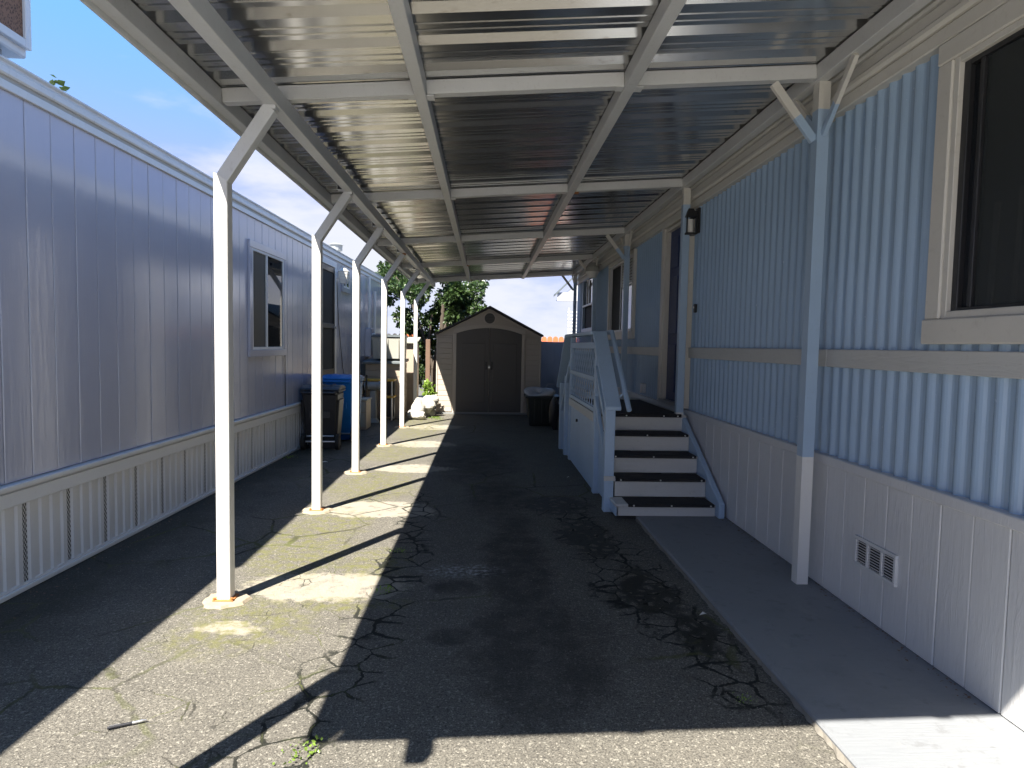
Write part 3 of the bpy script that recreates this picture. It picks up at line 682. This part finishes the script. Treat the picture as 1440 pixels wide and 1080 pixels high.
# lattice side
m = B(); m.box(1.158, 1.205, 6.79, 8.70, 1.53, 1.60); part('lattice_rail', m, 'porch_blue', PO, .004)
m = B(); m.box(1.158, 1.205, 6.79, 8.70, 1.185, 1.235); part('lattice_rail', m, 'porch_blue', PO, .004)
m = B(); m.box(1.158, 1.205, 6.79, 8.70, .86, .905); part('lattice_rail', m, 'porch_blue', PO, .004)
def lattice(z0, z1, y0, y1):
    m = B(); h = z1-z0
    for sgn, x in ((1, 1.1800), (-1, 1.1845)):
        t = y0 - h
        while t < y1:
            a, b = (t, t+h) if sgn > 0 else (t+h, t)
            pa, pb = Vector((x, a, z0)), Vector((x, b, z1)); d = pb-pa
            lo, hi = 0.0, 1.0
            if abs(d.y) > 1e-6:
                u0, u1 = (y0-pa.y)/d.y, (y1-pa.y)/d.y
                lo, hi = max(lo, min(u0, u1)), min(hi, max(u0, u1))
            if hi-lo > .05: m.bar(pa+d*lo, pa+d*hi, .026, .004, (1, 0, 0))
            t += .165
    return m
part('lattice', lattice(.905, 1.185, 6.79, 8.70), 'porch_blue', PO, stuff=True)
part('lattice', lattice(1.235, 1.53, 6.79, 8.70), 'porch_blue', PO, stuff=True)
m = B(); m.box(1.150, 1.198, 6.79, 8.78, .755, .852); part('rim_board', m, 'riser', PO, .004)
y = 6.80
while y < 8.69:
    m = B(); m.box(1.172, 1.190, y+.003, y+.187, .012, .752); part('side_board', m, 'porch_blue', PO, .003); y += .19
m = B(); m.cyl((1.172, 8.05, .62), (1.150, 8.05, .62), .018, 10); part('knob', m, 'black', PO)
# far flight going down behind
for i in range(4):
    sy = 8.92 + i*.25; sz = .70 - i*.175
    m = B(); m.box(1.20, 2.10, sy, sy+.27, sz-.03, sz); part('tread', m, 'riser', PO, .004)
    m = B(); m.box(1.21, 2.09, sy-.01, sy+.01, sz-.0, sz+.14); part('riser', m, 'porch_blue', PO)
m = B(); m.box(1.13, 1.215, 9.62, 9.70, 0, 1.0); part('newel', m, 'porch_blue', PO, .006)
m = B(); m.box(1.135, 1.20, 9.08, 9.17, 0, 1.14); part('newel', m, 'porch_blue', PO, .006)
slope(1.09, 1.24, (8.90, 1.712), (9.78, .96), .036, 'handrail')
slope(1.140, 1.175, (8.78, 1.36), (9.62, .66), .075, 'middle_rail')
m = B(); m.prism([(8.79, .0), (9.66, .0), (9.66, .12), (8.95, .70), (8.79, .70)], 'x', 1.185, 1.203); part('side_panel', m, 'porch_blue', PO)

# ------------------------------------------------------------------ garden shed
SD = thing('garden_shed', 'tan plastic garden shed with dark arched double doors', 'shed', (.08, 14.42, 0), rad(3.0))
HW, EV, PK, DP = 1.17, 1.76, 2.36, 2.1
m = B(); m.prism([(-HW+.02, .03), (HW-.02, .03), (HW-.02, EV), (0, PK), (-HW+.02, EV)], 'y', .02, DP); part('wall', m, 'shed', SD)
def arch(x): return 1.93 - .13*(x/.73)**2
m = B(); m.box(-HW, HW, -.04, DP, .0, .035); part('base', m, 'grey_iron', SD)
# front planks either side of the doors, and the gable
for sx_ in (-1, 1):
    z = .05
    while z < 1.72:
        a, b = (-HW, -.80) if sx_ < 0 else (.80, HW)
        m = B(); m.box(a+.025, b-.02, .0, .021, z+.002, min(z+.112, 1.74)); part('wall_plank', m, 'shed', SD, .004); z += .118
    m = B(); a = -HW if sx_ < 0 else HW-.03
    m.box(a, a+.03, -.014, .05, .03, 1.76); part('corner_trim', m, 'shed_trim', SD, .005)
    # door surround upright
    m = B(); a = -.80 if sx_ < 0 else .73
    m.box(a, a+.07, -.026, .021, .03, 1.80); part('door_surround', m, 'shed_trim', SD, .006)
n = 14
pts = [(-.80+1.6*i/n) for i in range(n+1)]
low = [(x, max(arch(x), 1.80)) for x in pts]; hi = [(x, min(2.0 - .11*(x/.8)**2, PK-.06-abs(x)*.52)) for x in pts]
m = B(); m.prism(low + hi[::-1], 'y', -.026, .021); part('door_arch', m, 'shed_trim', SD)
m = B(); m.prism([(-HW+.03, 1.77)] + [(-.80, 1.885)] + hi[1:-1] + [(.80, 1.885), (HW-.03, 1.77), (0, PK-.012)], 'y', .002, .0205); part('gable', m, 'shed', SD)
for sx_ in (-1, 1):
    xs = [(.73*i/8)*sx_ + (.004*sx_ if i == 0 else 0) for i in range(9)]
    m = B(); m.prism([(xs[0], .045), (xs[-1], .045)] + [(x, arch(x)-.004) for x in xs[::-1]], 'y', -.012, .012); dd = part('door', m, 'shed_door', SD)
    a, b = sorted((.09*sx_, .62*sx_))
    m = B(); m.box(a, b, -.020, -.011, .26, 1.58); part('door_panel', m, 'shed_door', dd, .007)
    hx = .06*sx_
    m = B(); m.box(hx-.02, hx+.02, -.030, -.012, 1.0, 1.17); m.bar((hx, -.05, 1.03), (hx, -.05, 1.14), .018, .018); m.box(hx-.008, hx+.008, -.052, -.028, 1.13, 1.145); m.box(hx-.008, hx+.008, -.052, -.028, 1.025, 1.04); part('handle', m, 'black', dd)
m = B(); m.box(-.022, .022, -.062, -.042, 1.03, 1.075); m.cyl((-.014, -.052, 1.07), (-.014, -.052, 1.10), .004, 8); m.cyl((.014, -.052, 1.07), (.014, -.052, 1.10), .004, 8); m.cyl((-.014, -.052, 1.10), (.014, -.052, 1.10), .004, 8); part('padlock', m, 'steel', SD)
m = B(); m.cyl((0, .0, 2.14), (0, -.022, 2.14), .135, 28); vnt = part('vent', m, 'shed_trim', SD)
m = B(); m.cyl((0, -.022, 2.14), (0, -.026, 2.14), .115, 28); part('vent_disc', m, 'shed_door', vnt)
for i in range(6):
    zz = 2.055 + i*.034; hw = math.sqrt(max(.001, .108**2-(zz-2.14)**2))
    m = B(); m.box(-hw, hw, -.032, -.026, zz-.004, zz+.006); part('vent_louvre', m, 'shed_roof', vnt)
for sx_ in (-1, 1):
    m = B(); e = (HW+.04)*sx_; sl = (PK-EV)/HW
    m.prism([(0, PK+.012), (e, EV-.04*sl+.012), (e, EV-.04*sl+.055), (0, PK+.06)], 'y', -.06, DP+.05); part('roof_slab', m, 'shed_roof', SD)
for sx_ in (-1, 1):
    z = .05
    while z < 1.7:
        a = -HW if sx_ < 0 else HW-.019
        m = B(); m.box(a, a+.019, .06, DP, z+.002, z+.112); part('wall_plank', m, 'shed', SD, .003); z += .118

# ------------------------------------------------------------------ wheeled bins
def cart(loc, rot, mat, label, h, bar):
    t = thing('wheeled_bin', label, 'bin', loc, rot)
    OFF[t] = (0, 0, 0)
    m = B(); m.taper((0, .02), .42, .42, .10, (0, 0), .50, .56, h-.10); part('body', m, mat, t, .025)
    m = B(); m.box(-.27, .27, -.30, .30, h-.10, h-.065); part('rim', m, mat, t, .01)
    m = B(); m.prism([(-.31, h-.062), (.31, h-.062), (.29, h-.035), (.10, h), (-.12, h), (-.29, h-.03)], 'x', -.275, .275); ld = part('lid', m, mat, t, .012)
    for xx in (-.14, 0, .14):
        m = B(); m.prism([(-.26, h-.026), (.26, h-.026), (.10, h+.012), (-.12, h+.012)], 'x', xx-.02, xx+.02); part('lid_rib', m, mat, ld, .004)
    m = B(); m.cyl((-.22, -.36, h-.09), (.22, -.36, h-.09), .016, 10)
    for s_ in (-1, 1): m.bar((s_*.22, -.36, h-.09), (s_*.22, -.28, h-.085), .035, .04)
    part('handle', m, mat, t)
    for s_ in (-1, 1):
        m = B(); m.cyl((s_*.215, -.20, .115), (s_*.265, -.20, .115), .115, 20); wh = part('wheel', m, 'tyre', t)
        m = B(); m.cyl((s_*.262, -.20, .115), (s_*.270, -.20, .115), .06, 16); part('hub', m, mat, wh)
        m = B(); m.taper((s_*.215, -.05), .03, .30, .16, (s_*.255, -.05), .03, .40, h-.2); part('side_rib', m, mat, t, .006)
    m = B(); m.cyl((-.215, -.20, .115), (.215, -.20, .115), .014, 10); part('axle', m, 'steel', t)
    if bar:
        m = B(); m.cyl((-.19, -.235, .20), (.19, -.235, .20), .010, 8); part('catch_bar', m, 'steel', t)
    m = B(); m.box(-.20, .20, -.10, .22, .0, .10); part('foot', m, mat, t, .01)
    m = B(); m.box(-.15, .15, -.292, -.283, h*.5, h*.5+.10); part('grip_ledge', m, mat, t, .003)
    return t
cart((-2.36, 9.52, 0), rad(3), 'cart_black', 'black wheeled bin against the ribbed skirting', .92, True)
cart((-2.27, 10.38, 0), rad(-5), 'cart_blue', 'bright blue wheeled bin behind the black bin', 1.03, False)

# ------------------------------------------------------------------ storage beyond the bins
t = thing('drawer_cabinet', 'low tan two drawer cabinet beyond the blue bin', 'cabinet', (-2.3, 11.7, 0))
m = B(); m.box(-2.50, -2.10, 11.5, 11.95, .0, .52); part('carcass', m, 'tan', t, .008)
for z0, z1 in ((.05, .30), (.32, .49)):
    m = B(); m.box(-2.47, -2.13, 11.485, 11.5, z0, z1); d_ = part('drawer', m, 'greige', t, .005)
    m = B(); m.box(-2.36, -2.24, 11.470, 11.485, (z0+z1)/2, (z0+z1)/2+.02); part('handle', m, 'white_trim', d_)
m = B(); m.box(-2.52, -2.08, 11.48, 11.97, .52, .545); part('top', m, 'greige', t, .005)
t = thing('storage_chest', 'long tan plank storage chest with slate grey lid', 'chest', (-2.1, 13.7, 0))
m = B(); m.box(-2.44, -1.74, 13.32, 14.2, .0, 1.10); part('carcass', m, 'tan', t)
z = .04
while z < 1.0:
    m = B(); m.box(-2.45, -1.73, 13.30, 13.32, z+.003, z+.13); part('plank', m, 'tan', t, .004)
    m = B(); m.box(-1.74, -1.72, 13.32, 14.2, z+.003, z+.13); part('plank', m, 'tan', t, .004); z += .136
m = B(); m.prism([(13.22, 1.12), (14.25, 1.16), (14.25, 1.22), (13.22, 1.17)], 'x', -2.50, -1.68); part('lid', m, 'slate', t, .008)
m = B(); m.path([(-1.71, 13.6, 1.0), (-1.70, 13.6, .9)], .02, 8); part('latch', m, 'black', t)
t = thing('storage_box', 'greige lidded box standing on the slate topped chest', 'box', (-2.0, 13.8, 1.2))
m = B(); m.taper((-2.02, 13.75), .60, .62, 1.222, (-2.02, 13.75), .64, .66, 1.67); part('body', m, 'greige', t, .012)
for xx in (-2.24, -2.02, -1.80):
    m = B(); m.box(xx-.008, xx+.008, 13.405, 13.43, 1.24, 1.64); part('rib', m, 'greige', t)
m = B(); m.box(-2.36, -1.68, 13.40, 14.1, 1.67, 1.70); m.box(-2.34, -1.70, 13.42, 14.08, 1.70, 1.725); part('lid', m, 'slate', t, .008)
t = thing('tall_cabinet', 'tall tan outdoor cabinet with sloping top by the shed', 'cabinet', (-1.7, 14.9, 0))
m = B(); m.box(-2.1, -1.56, 14.6, 15.2, 0, 1.55); part('carcass', m, 'tan', t, .01)
m = B(); m.prism([(14.5, 1.55), (15.25, 1.66), (15.25, 1.70), (14.5, 1.59)], 'x', -2.14, -1.52); part('top', m, 'greige', t, .006)
for a in (-2.08, -1.82):
    m = B(); m.box(a, a+.24, 14.585, 14.6, .06, 1.5); d_ = part('door', m, 'tan', t, .006)
m = B(); m.box(-1.86, -1.84, 14.57, 14.585, .8, .95); part('handle', m, 'black', t)
t = thing('workbench', 'workbench with yellow edged shelves and steel legs', 'workbench', (-2.15, 13.05, 0))
for z, nm in ((.79, 'top'), (.46, 'shelf')):
    a = -2.52 if z > .5 else -2.05
    m = B(); m.box(a, -1.81, 12.85, 13.25, z, z+.035); part(nm, m, 'yellow', t, .004)
for xx in (-2.5, -1.85):
    for yy in (12.88, 13.2):
        m = B(); m.cyl((xx, yy, 0), (xx, yy, .79), .02, 10); part('leg', m, 'steel', t)
m = B(); m.box(-2.02, -1.84, 13.18, 13.2, .05, .78); part('back_panel', m, 'black', t)
t = thing('pedestal_grinder', 'grey pedestal tool stand beside the workbench', 'tool stand', (-2.2, 12.6, 0))
m = B(); m.taper((-2.18, 12.65), .24, .24, .0, (-2.18, 12.65), .13, .13, .08); m.taper((-2.18, 12.65), .13, .13, .08, (-2.18, 12.65), .11, .11, .62); part('pedestal', m, 'grey_iron', t, .006)
m = B(); m.cyl((-2.28, 12.65, .71), (-2.08, 12.65, .71), .075, 14); part('motor', m, 'grey_iron', t)
for s_ in (-1, 1):
    m = B(); m.cyl((-2.18+s_*.11, 12.65, .71), (-2.18+s_*.16, 12.65, .71), .095, 18); part('wheel_guard', m, 'grey_iron', t)
t = thing('folded_hand_truck', 'black folded hand truck leaning beside the tan drawers', 'hand truck', (-2.4, 12.5, 0))
for xx in (-2.42, -2.30):
    m = B(); m.cyl((xx, 12.30, .06), (xx, 12.62, .92), .014, 8); part('rail', m, 'black', t)
for zz, yy in ((.3, 12.39), (.55, 12.48), (.8, 12.58)):
    m = B(); m.cyl((-2.42, yy, zz), (-2.30, yy, zz), .010, 8); part('rung', m, 'black', t)
for xx in (-2.46, -2.26):
    m = B(); m.cyl((xx-.02, 12.34, .1), (xx+.02, 12.34, .1), .1, 16); part('wheel', m, 'tyre', t)
m = B(); m.box(-2.46, -2.24, 12.2, 12.30, .03, .045); part('toe_plate', m, 'black', t)

# ------------------------------------------------------------------ tote with bag
t = thing('storage_tote', 'black open storage tote standing beside the shed doors', 'tote', (1.1, 12.6, 0))
m = B(); m.taper((1.12, 12.6), .50, .50, .0, (1.12, 12.6), .62, .62, .56); part('body', m, 'tote', t, .02)
m = B(); m.box(.78, 1.46, 12.26, 12.94, .545, .585); part('rim', m, 'tote', t, .01)
for xx in (.98, 1.12, 1.26):
    m = B(); m.taper((xx, 12.335), .05, .03, .06, (xx, 12.285), .06, .03, .53); part('rib', m, 'tote', t, .006)
def blob(c, r, seed, amp=.25, sub=3):
    rs = random.Random(seed); bm = bmesh.new(); bmesh.ops.create_icosphere(bm, subdivisions=sub, radius=1)
    ks = [(Vector((rs.uniform(-1, 1), rs.uniform(-1, 1), rs.uniform(-1, 1)))*rs.uniform(2, 6), rs.uniform(0, 6), rs.uniform(.3, 1)) for _ in range(7)]
    mb = B(); vs = []
    for v in bm.verts:
        d = v.co.normalized(); k = 1 + amp*sum(math.sin(a.dot(d)+b)*c_ for a, b, c_ in ks)/3
        vs.append((c[0]+d.x*r[0]*k, c[1]+d.y*r[1]*k, c[2]+d.z*r[2]*k))
    mb.add(vs, [tuple(x.index for x in f.verts) for f in bm.faces]); bm.free(); return mb
m = blob((1.10, 12.58, .60), (.30, .28, .15), 3, .62, 4)
single('plastic_bag', m, 'bag', 'crumpled clear plastic bag heaped on the black tote', 'bag', smooth=False)
m = blob((1.30, 11.95, .30), (.10, .16, .30), 8, .35, 3)
single('dark_sack', m, 'cart_black', 'dark lumpy sack slumped between the tote and the porch stairs', 'sack', smooth=True)
m = B(); m.path([(1.2, 12.7, .72), (1.25, 12.75, .80), (1.36, 12.75, .80), (1.44, 12.7, .72)], .008, 6)
single('wire_loop', m, 'steel', 'thin wire loop sticking out of the bagged tote', 'wire')

# ------------------------------------------------------------------ white rocks and plants
for i, (c, r) in enumerate((((-1.36, 13.20, .10), (.20, .12, .10)), ((-1.38, 13.42, .22), (.14, .12, .20)), ((-1.22, 13.55, .26), (.18, .14, .16)), ((-1.14, 13.78, .34), (.15, .13, .14)), ((-1.17, 13.72, .10), (.12, .10, .13)), ((-1.28, 13.75, .12), (.16, .12, .16)))):
    lab = ('flat white rock lying in front of the end post', 'upright white rock close behind the flat one', 'large white rock across the middle of the rock pile', 'white rock on top of the pile against the shed',
           'small white rock tucked low beside the shed corner', 'white rock at the back foot of the pile')[i]
    single('white_rock', blob((0, 0, 0), r, 20+i, .3, 3), 'rock', lab, 'rock', c, group='white rocks by the shed')

def leaves(n, fn, size, rs, mat_jit=0):
    """n folded leaves; fn() -> (position, outward direction)"""
    mb = B(); vs = []; fs = []
    for _ in range(n):
        p, d = fn(); L = size*rs.uniform(.6, 1.3); W = L*rs.uniform(.28, .42)
        a = (d + Vector((rs.gauss(0, .6), rs.gauss(0, .6), rs.gauss(-.35, .5)))).normalized(); b = a.orthogonal().normalized()
        q = Matrix.Rotation(rs.uniform(0, 6.28), 3, a); b = q @ b; c = a.cross(b)
        o = len(vs)
        vs += [p, p + a*L*.5 + b*W + c*W*.25, p + a*L, p + a*L*.5 - b*W + c*W*.25]
        fs += [(o, o+1, o+2), (o, o+2, o+3)]
    mb.add(vs, fs); return mb
def tree(name, label, base, limbs, clumps, n, size, seed, mat='leaf', dry=None):
    rs = random.Random(seed)
    t = thing(name, label, 'tree', base)
    m = B()
    for pts in limbs:
        for (a, ra), (b, rb) in zip(pts, pts[1:]): m.cyl(a, b, ra, 10, rb)
    part('trunk', m, 'bark', t)
    wts = [r[0]*r[1]*r[2] for c, r in clumps]
    def fn():
        c, r = rs.choices(clumps, wts)[0]
        d = Vector((rs.gauss(0, 1), rs.gauss(0, 1), rs.gauss(0, 1))).normalized(); k = rs.random()**.45
        return Vector((c[0]+d.x*r[0]*k, c[1]+d.y*r[1]*k, c[2]+d.z*r[2]*k)), d
    part('crown', leaves(n, fn, size, rs), mat, t, stuff=True)
    if dry:
        c, r = dry
        def fd():
            d = Vector((rs.gauss(0, 1), rs.gauss(0, 1), rs.gauss(0, 1))).normalized(); return Vector(c)+d*r*rs.random(), d
        part('dry_leaf_cluster', leaves(90, fd, size*.9, rs), 'leaf_dry', t, stuff=True)
cl = []
rs = random.Random(5)
for c, r, n_ in (((-1.15, 16.9, 2.7), (.85, .6, .9), 24), ((-1.7, 16.8, 1.8), (.45, .4, .7), 7), ((-1.45, 16.9, 1.0), (.4, .3, .6), 5), ((-2.45, 17.4, 3.3), (.55, .5, .45), 9), ((-2.2, 17.3, 2.35), (.30, .3, .3), 3), ((-.75, 16.8, 2.75), (.30, .4, .45), 6)):
    for _ in range(n_):
        d = Vector((rs.gauss(0, .5), rs.gauss(0, .5), rs.gauss(0, .5)))
        cl.append(((c[0]+d.x*r[0], c[1]+d.y*r[1], c[2]+d.z*r[2]), (rs.uniform(.16, .32), rs.uniform(.16, .3), rs.uniform(.14, .30))))
tree('leafy_tree', 'dark leafy tree growing beside the shed', (-1.3, 16.7, 0),
     [[((-1.3, 16.7, 0), .10), ((-1.32, 16.7, .9), .085), ((-1.15, 16.8, 1.8), .07), ((-1.1, 16.85, 2.8), .04), ((-.9, 16.9, 3.5), .02)],
      [((-1.32, 16.7, .9), .06), ((-1.6, 16.8, 1.7), .045), ((-1.9, 17.0, 2.5), .035), ((-2.4, 17.3, 3.3), .02)],
      [((-1.15, 16.8, 1.8), .05), ((-.85, 16.8, 2.4), .03), ((-.55, 16.8, 2.9), .015)], [((-1.45, 16.7, 0), .06), ((-1.5, 16.7, 1.3), .05), ((-1.4, 16.8, 2.3), .03)]],
     cl, 15000, .105, 11, dry=((-2.05, 17.0, 2.95), .20))
tree('far_tree', 'far tree peeking over the lavender home roof', (-7.2, 11.5, 0),
     [[((-7.2, 11.5, 0), .15), ((-7.2, 11.5, 3), .1), ((-7.2, 11.5, 5.2), .04)]], [((-7.2, 11.5, 4.4), (1.0, 1.0, .9)), ((-7.45, 11.5, 5.55), (.22, .22, .5))], 1400, .13, 12, mat='leaf')
t = thing('shrub', 'small bright green shrub between rocks and shed', 'shrub', (-1.2, 14.0, 0))
rs = random.Random(9)
def fs_():
    d = Vector((rs.gauss(0, 1), rs.gauss(0, 1), abs(rs.gauss(0, 1)))).normalized()
    return Vector((-1.22+d.x*.13*rs.random(), 14.02+d.y*.12*rs.random(), .45+d.z*.3*rs.random())), d
part('foliage', leaves(160, fs_, .09, rs), 'weed', t, stuff=True)
m = B()
for dx in (-.03, 0, .03): m.cyl((-1.22+dx, 14.02, 0), (-1.22+dx*3, 14.02, .55), .008, 6, .004)
part('stem', m, 'bark', t)
# weeds in the cracks
def weed(loc, lab, n, sz, seed):
    rs = random.Random(seed)
    def f():
        return Vector((rs.gauss(0, sz*.8), rs.gauss(0, sz*.8), rs.uniform(0, sz*.25))), Vector((rs.gauss(0, .6), rs.gauss(0, .6), 1.0))
    t = thing('weed', lab, 'weed', loc, group='weeds growing in the asphalt'); OFF[t] = (0, 0, 0)
    part('foliage', leaves(n, f, sz*.32, rs), 'weed', t, stuff=True)
weed((-.66, 2.37, .004), 'bright weed at the corner of the carport shadow', 60, .05, 1)
weed((-.71, 2.20, .004), 'low weed in the sunny crack nearest the pen', 40, .04, 2)
weed((-.60, 3.98, .004), 'weed along the dark crack beside the cement patch', 50, .05, 3)
weed((-.62, 4.75, .004), 'weed where the second post shadow meets the carport shade', 40, .04, 4)
weed((1.17, 2.72, .004), 'weed in the crack beside the concrete path', 36, .03, 5)
weed((-2.60, 8.6, .004), 'thin weed at the foot of the white skirting', 40, .06, 6)
weed((-1.02, 13.45, .004), 'weed patch in front of the white rock pile', 90, .08, 7)
weed((-.93, 13.2, .004), 'yellowish weed beside the shed corner', 50, .06, 8)
# loose grit on the asphalt
m = B(); rs = random.Random(31)
for _ in range(2600):
    yy = 2.0 + 11*rs.random()**1.8; xx = rs.uniform(-2.7, 1.36); s_ = rs.uniform(.0012, .0042)
    a = rs.uniform(0, 6.28); c_, d_ = math.cos(a)*s_, math.sin(a)*s_
    m.add([(xx+c_, yy+d_, 0), (xx-d_, yy+c_, 0), (xx-c_*1.2, yy-d_, 0), (xx+d_, yy-c_, 0), (xx, yy, s_*.9)], [(0,1,4),(1,2,4),(2,3,4),(3,0,4)])
o = part('grit', m, 'grit'); o['kind'] = 'stuff'; o['label'] = 'pale loose grit scattered over the driveway'; o['category'] = 'grit'
m = B(); rs = random.Random(77)
for i in range(420):
    if i % 2: xx, yy = -2.74 + abs(rs.gauss(0, .10)) + .022*max(0, 0), rs.uniform(3.2, 9.0); xx += .0227*(yy-3.84)
    else: xx, yy = 2.183 - abs(rs.gauss(0, .035)), rs.uniform(2.6, 5.6)
    z0 = .005 if i % 2 else .037
    a = rs.uniform(0, 6.28); L_ = rs.uniform(.004, .014); W_ = L_*rs.uniform(.2, .5)
    c_, d_ = math.cos(a), math.sin(a)
    m.add([(xx+c_*L_, yy+d_*L_, z0), (xx-d_*W_, yy+c_*W_, z0+.004), (xx-c_*L_, yy-d_*L_, z0+.002), (xx+d_*W_, yy-c_*W_, z0+.001)], [(0,1,2),(0,2,3)])
o = part('leaf_litter', m, 'old_wood'); o['kind'] = 'stuff'; o['label'] = 'dry leaf crumbs along the foot of both skirtings'; o['category'] = 'leaf litter'
# scraps
for i, (x, y_, s_, lab) in enumerate(((-2.05, 8.3, .05, 'white paper scrap on the shaded asphalt by the black bin'), (1.29, 3.62, .025, 'white paper scrap by the path edge near the louvred vent'), (1.0, 7.5, .02, 'tiny white scrap beside the porch boards'))):
    m = B(); m.add([(-s_, -s_*.4, .003), (s_*.3, -s_*.5, .012), (s_, s_*.2, .004), (.1*s_, s_*.5, .015)], [(0,1,3),(1,2,3)])
    single('paper_scrap', m, 'frost', lab, 'scrap', (x, y_, .003))
# pen
PN = thing('pen', 'black ballpoint pen with silver tip lying on the asphalt', 'pen', (-1.41, 2.55, .01), math.atan2(.05, .11)); OFF[PN] = (0, 0, 0)
m = B(); m.cyl((-.065, 0, 0), (.02, 0, 0), .006, 10); part('barrel', m, 'pen', PN)
m = B(); m.cyl((.02, 0, 0), (.055, 0, 0), .0055, 10); m.cyl((.055, 0, 0), (.072, 0, 0), .0055, 10, .0015); part('tip', m, 'pen_silver', PN)
m = B(); m.box(-.06, -.02, -.001, .001, .006, .009); part('clip', m, 'pen_silver', PN)

# ------------------------------------------------------------------ fences and beyond
FG = thing('board_fence', 'blue grey board fence in shade beside the shed', 'fence', (1.7, 16.05, 0))
x = 1.22; bm_ = B().box(.0005, .1645, -.01, .01, .03, 1.66).mesh('board', 'fence_grey', .003)
while x < 2.3:
    o = part('board', bm_, None, FG); o.location = (x-1.7, 0, random.uniform(-.006, .006)); x += .165
for zz in (.4, 1.4):
    m = B(); m.box(1.22, 2.31, 16.061, 16.10, zz, zz+.09); part('rail', m, 'fence_grey', FG)
FR = thing('picket_fence', 'orange red dog eared fence with sunlit tops', 'fence', (1.6, 16.7, 0))
ar = [(.004, .02), (.141, .02), (.141, 1.70), (.135, 1.75), (.115, 1.785), (.0725, 1.80), (.03, 1.785), (.01, 1.75), (.004, 1.70)]
bm_ = B().prism(ar, 'y', -.01, .01).mesh('picket', 'fence_red')
x = -3.0
while x < 4.2:
    if not (-1.9 < x < .9):
        o = part('picket', bm_, None, FR); o.location = (x-1.6, 0, random.uniform(-.008, .004))
    x += .148
for a, b in ((-3.0, -1.9), (.9, 4.2)):
    for zz in (.35, 1.35):
        m = B(); m.box(a, b, 16.712, 16.75, zz, zz+.09); part('rail', m, 'fence_red', FR)
m = B(); m.box(-1.50, -1.39, 16.25, 16.36, 0, 1.66); single('wooden_post', m, 'old_wood', 'weathered brown wooden post between tree and shed', 'post', bevel=.008)
NH = thing('neighbour_house', 'white eaved house end showing past the blue home', 'house', (3, 18, 0))
m = B(); m.box(4.2, 6.5, 17.5, 18.2, 0, 2.76); part('wall', m, 'post_blue', NH)
m = B(); m.box(1.90, 6.6, 17.3, 17.34, 2.765, 2.99); part('fascia_board', m, 'white_trim', NH, .004)
m = B(); m.box(1.90, 6.6, 17.342, 17.6, 2.78, 2.80); part('soffit', m, 'white_trim', NH)
m = B(); m.prism([(1.84, 2.90), (4.2, 5.2), (6.7, 2.90), (6.7, 2.96), (4.2, 5.28), (1.84, 2.96)], 'y', 17.25, 17.75); part('roof', m, 'slate', NH)
m = B(); m.prism([(2.05, 2.91), (6.4, 2.91), (4.2, 4.75)], 'y', 17.36, 17.42); part('gable', m, 'white_trim', NH)
TR = thing('white_trellis', 'white slatted trellis rising behind the red fence', 'trellis', (2.9, 22, 0))
for xx in (2.80, 3.0, 3.2):
    m = B(); m.box(xx, xx+.035, 22.0, 22.03, 0, 2.86); part('upright', m, 'white_post', TR)
for i in range(16):
    zz = .9 + i*.12
    m = B(); m.box(2.78, 3.26, 21.98, 22.0, zz, zz+.05); part('slat', m, 'white_post', TR)
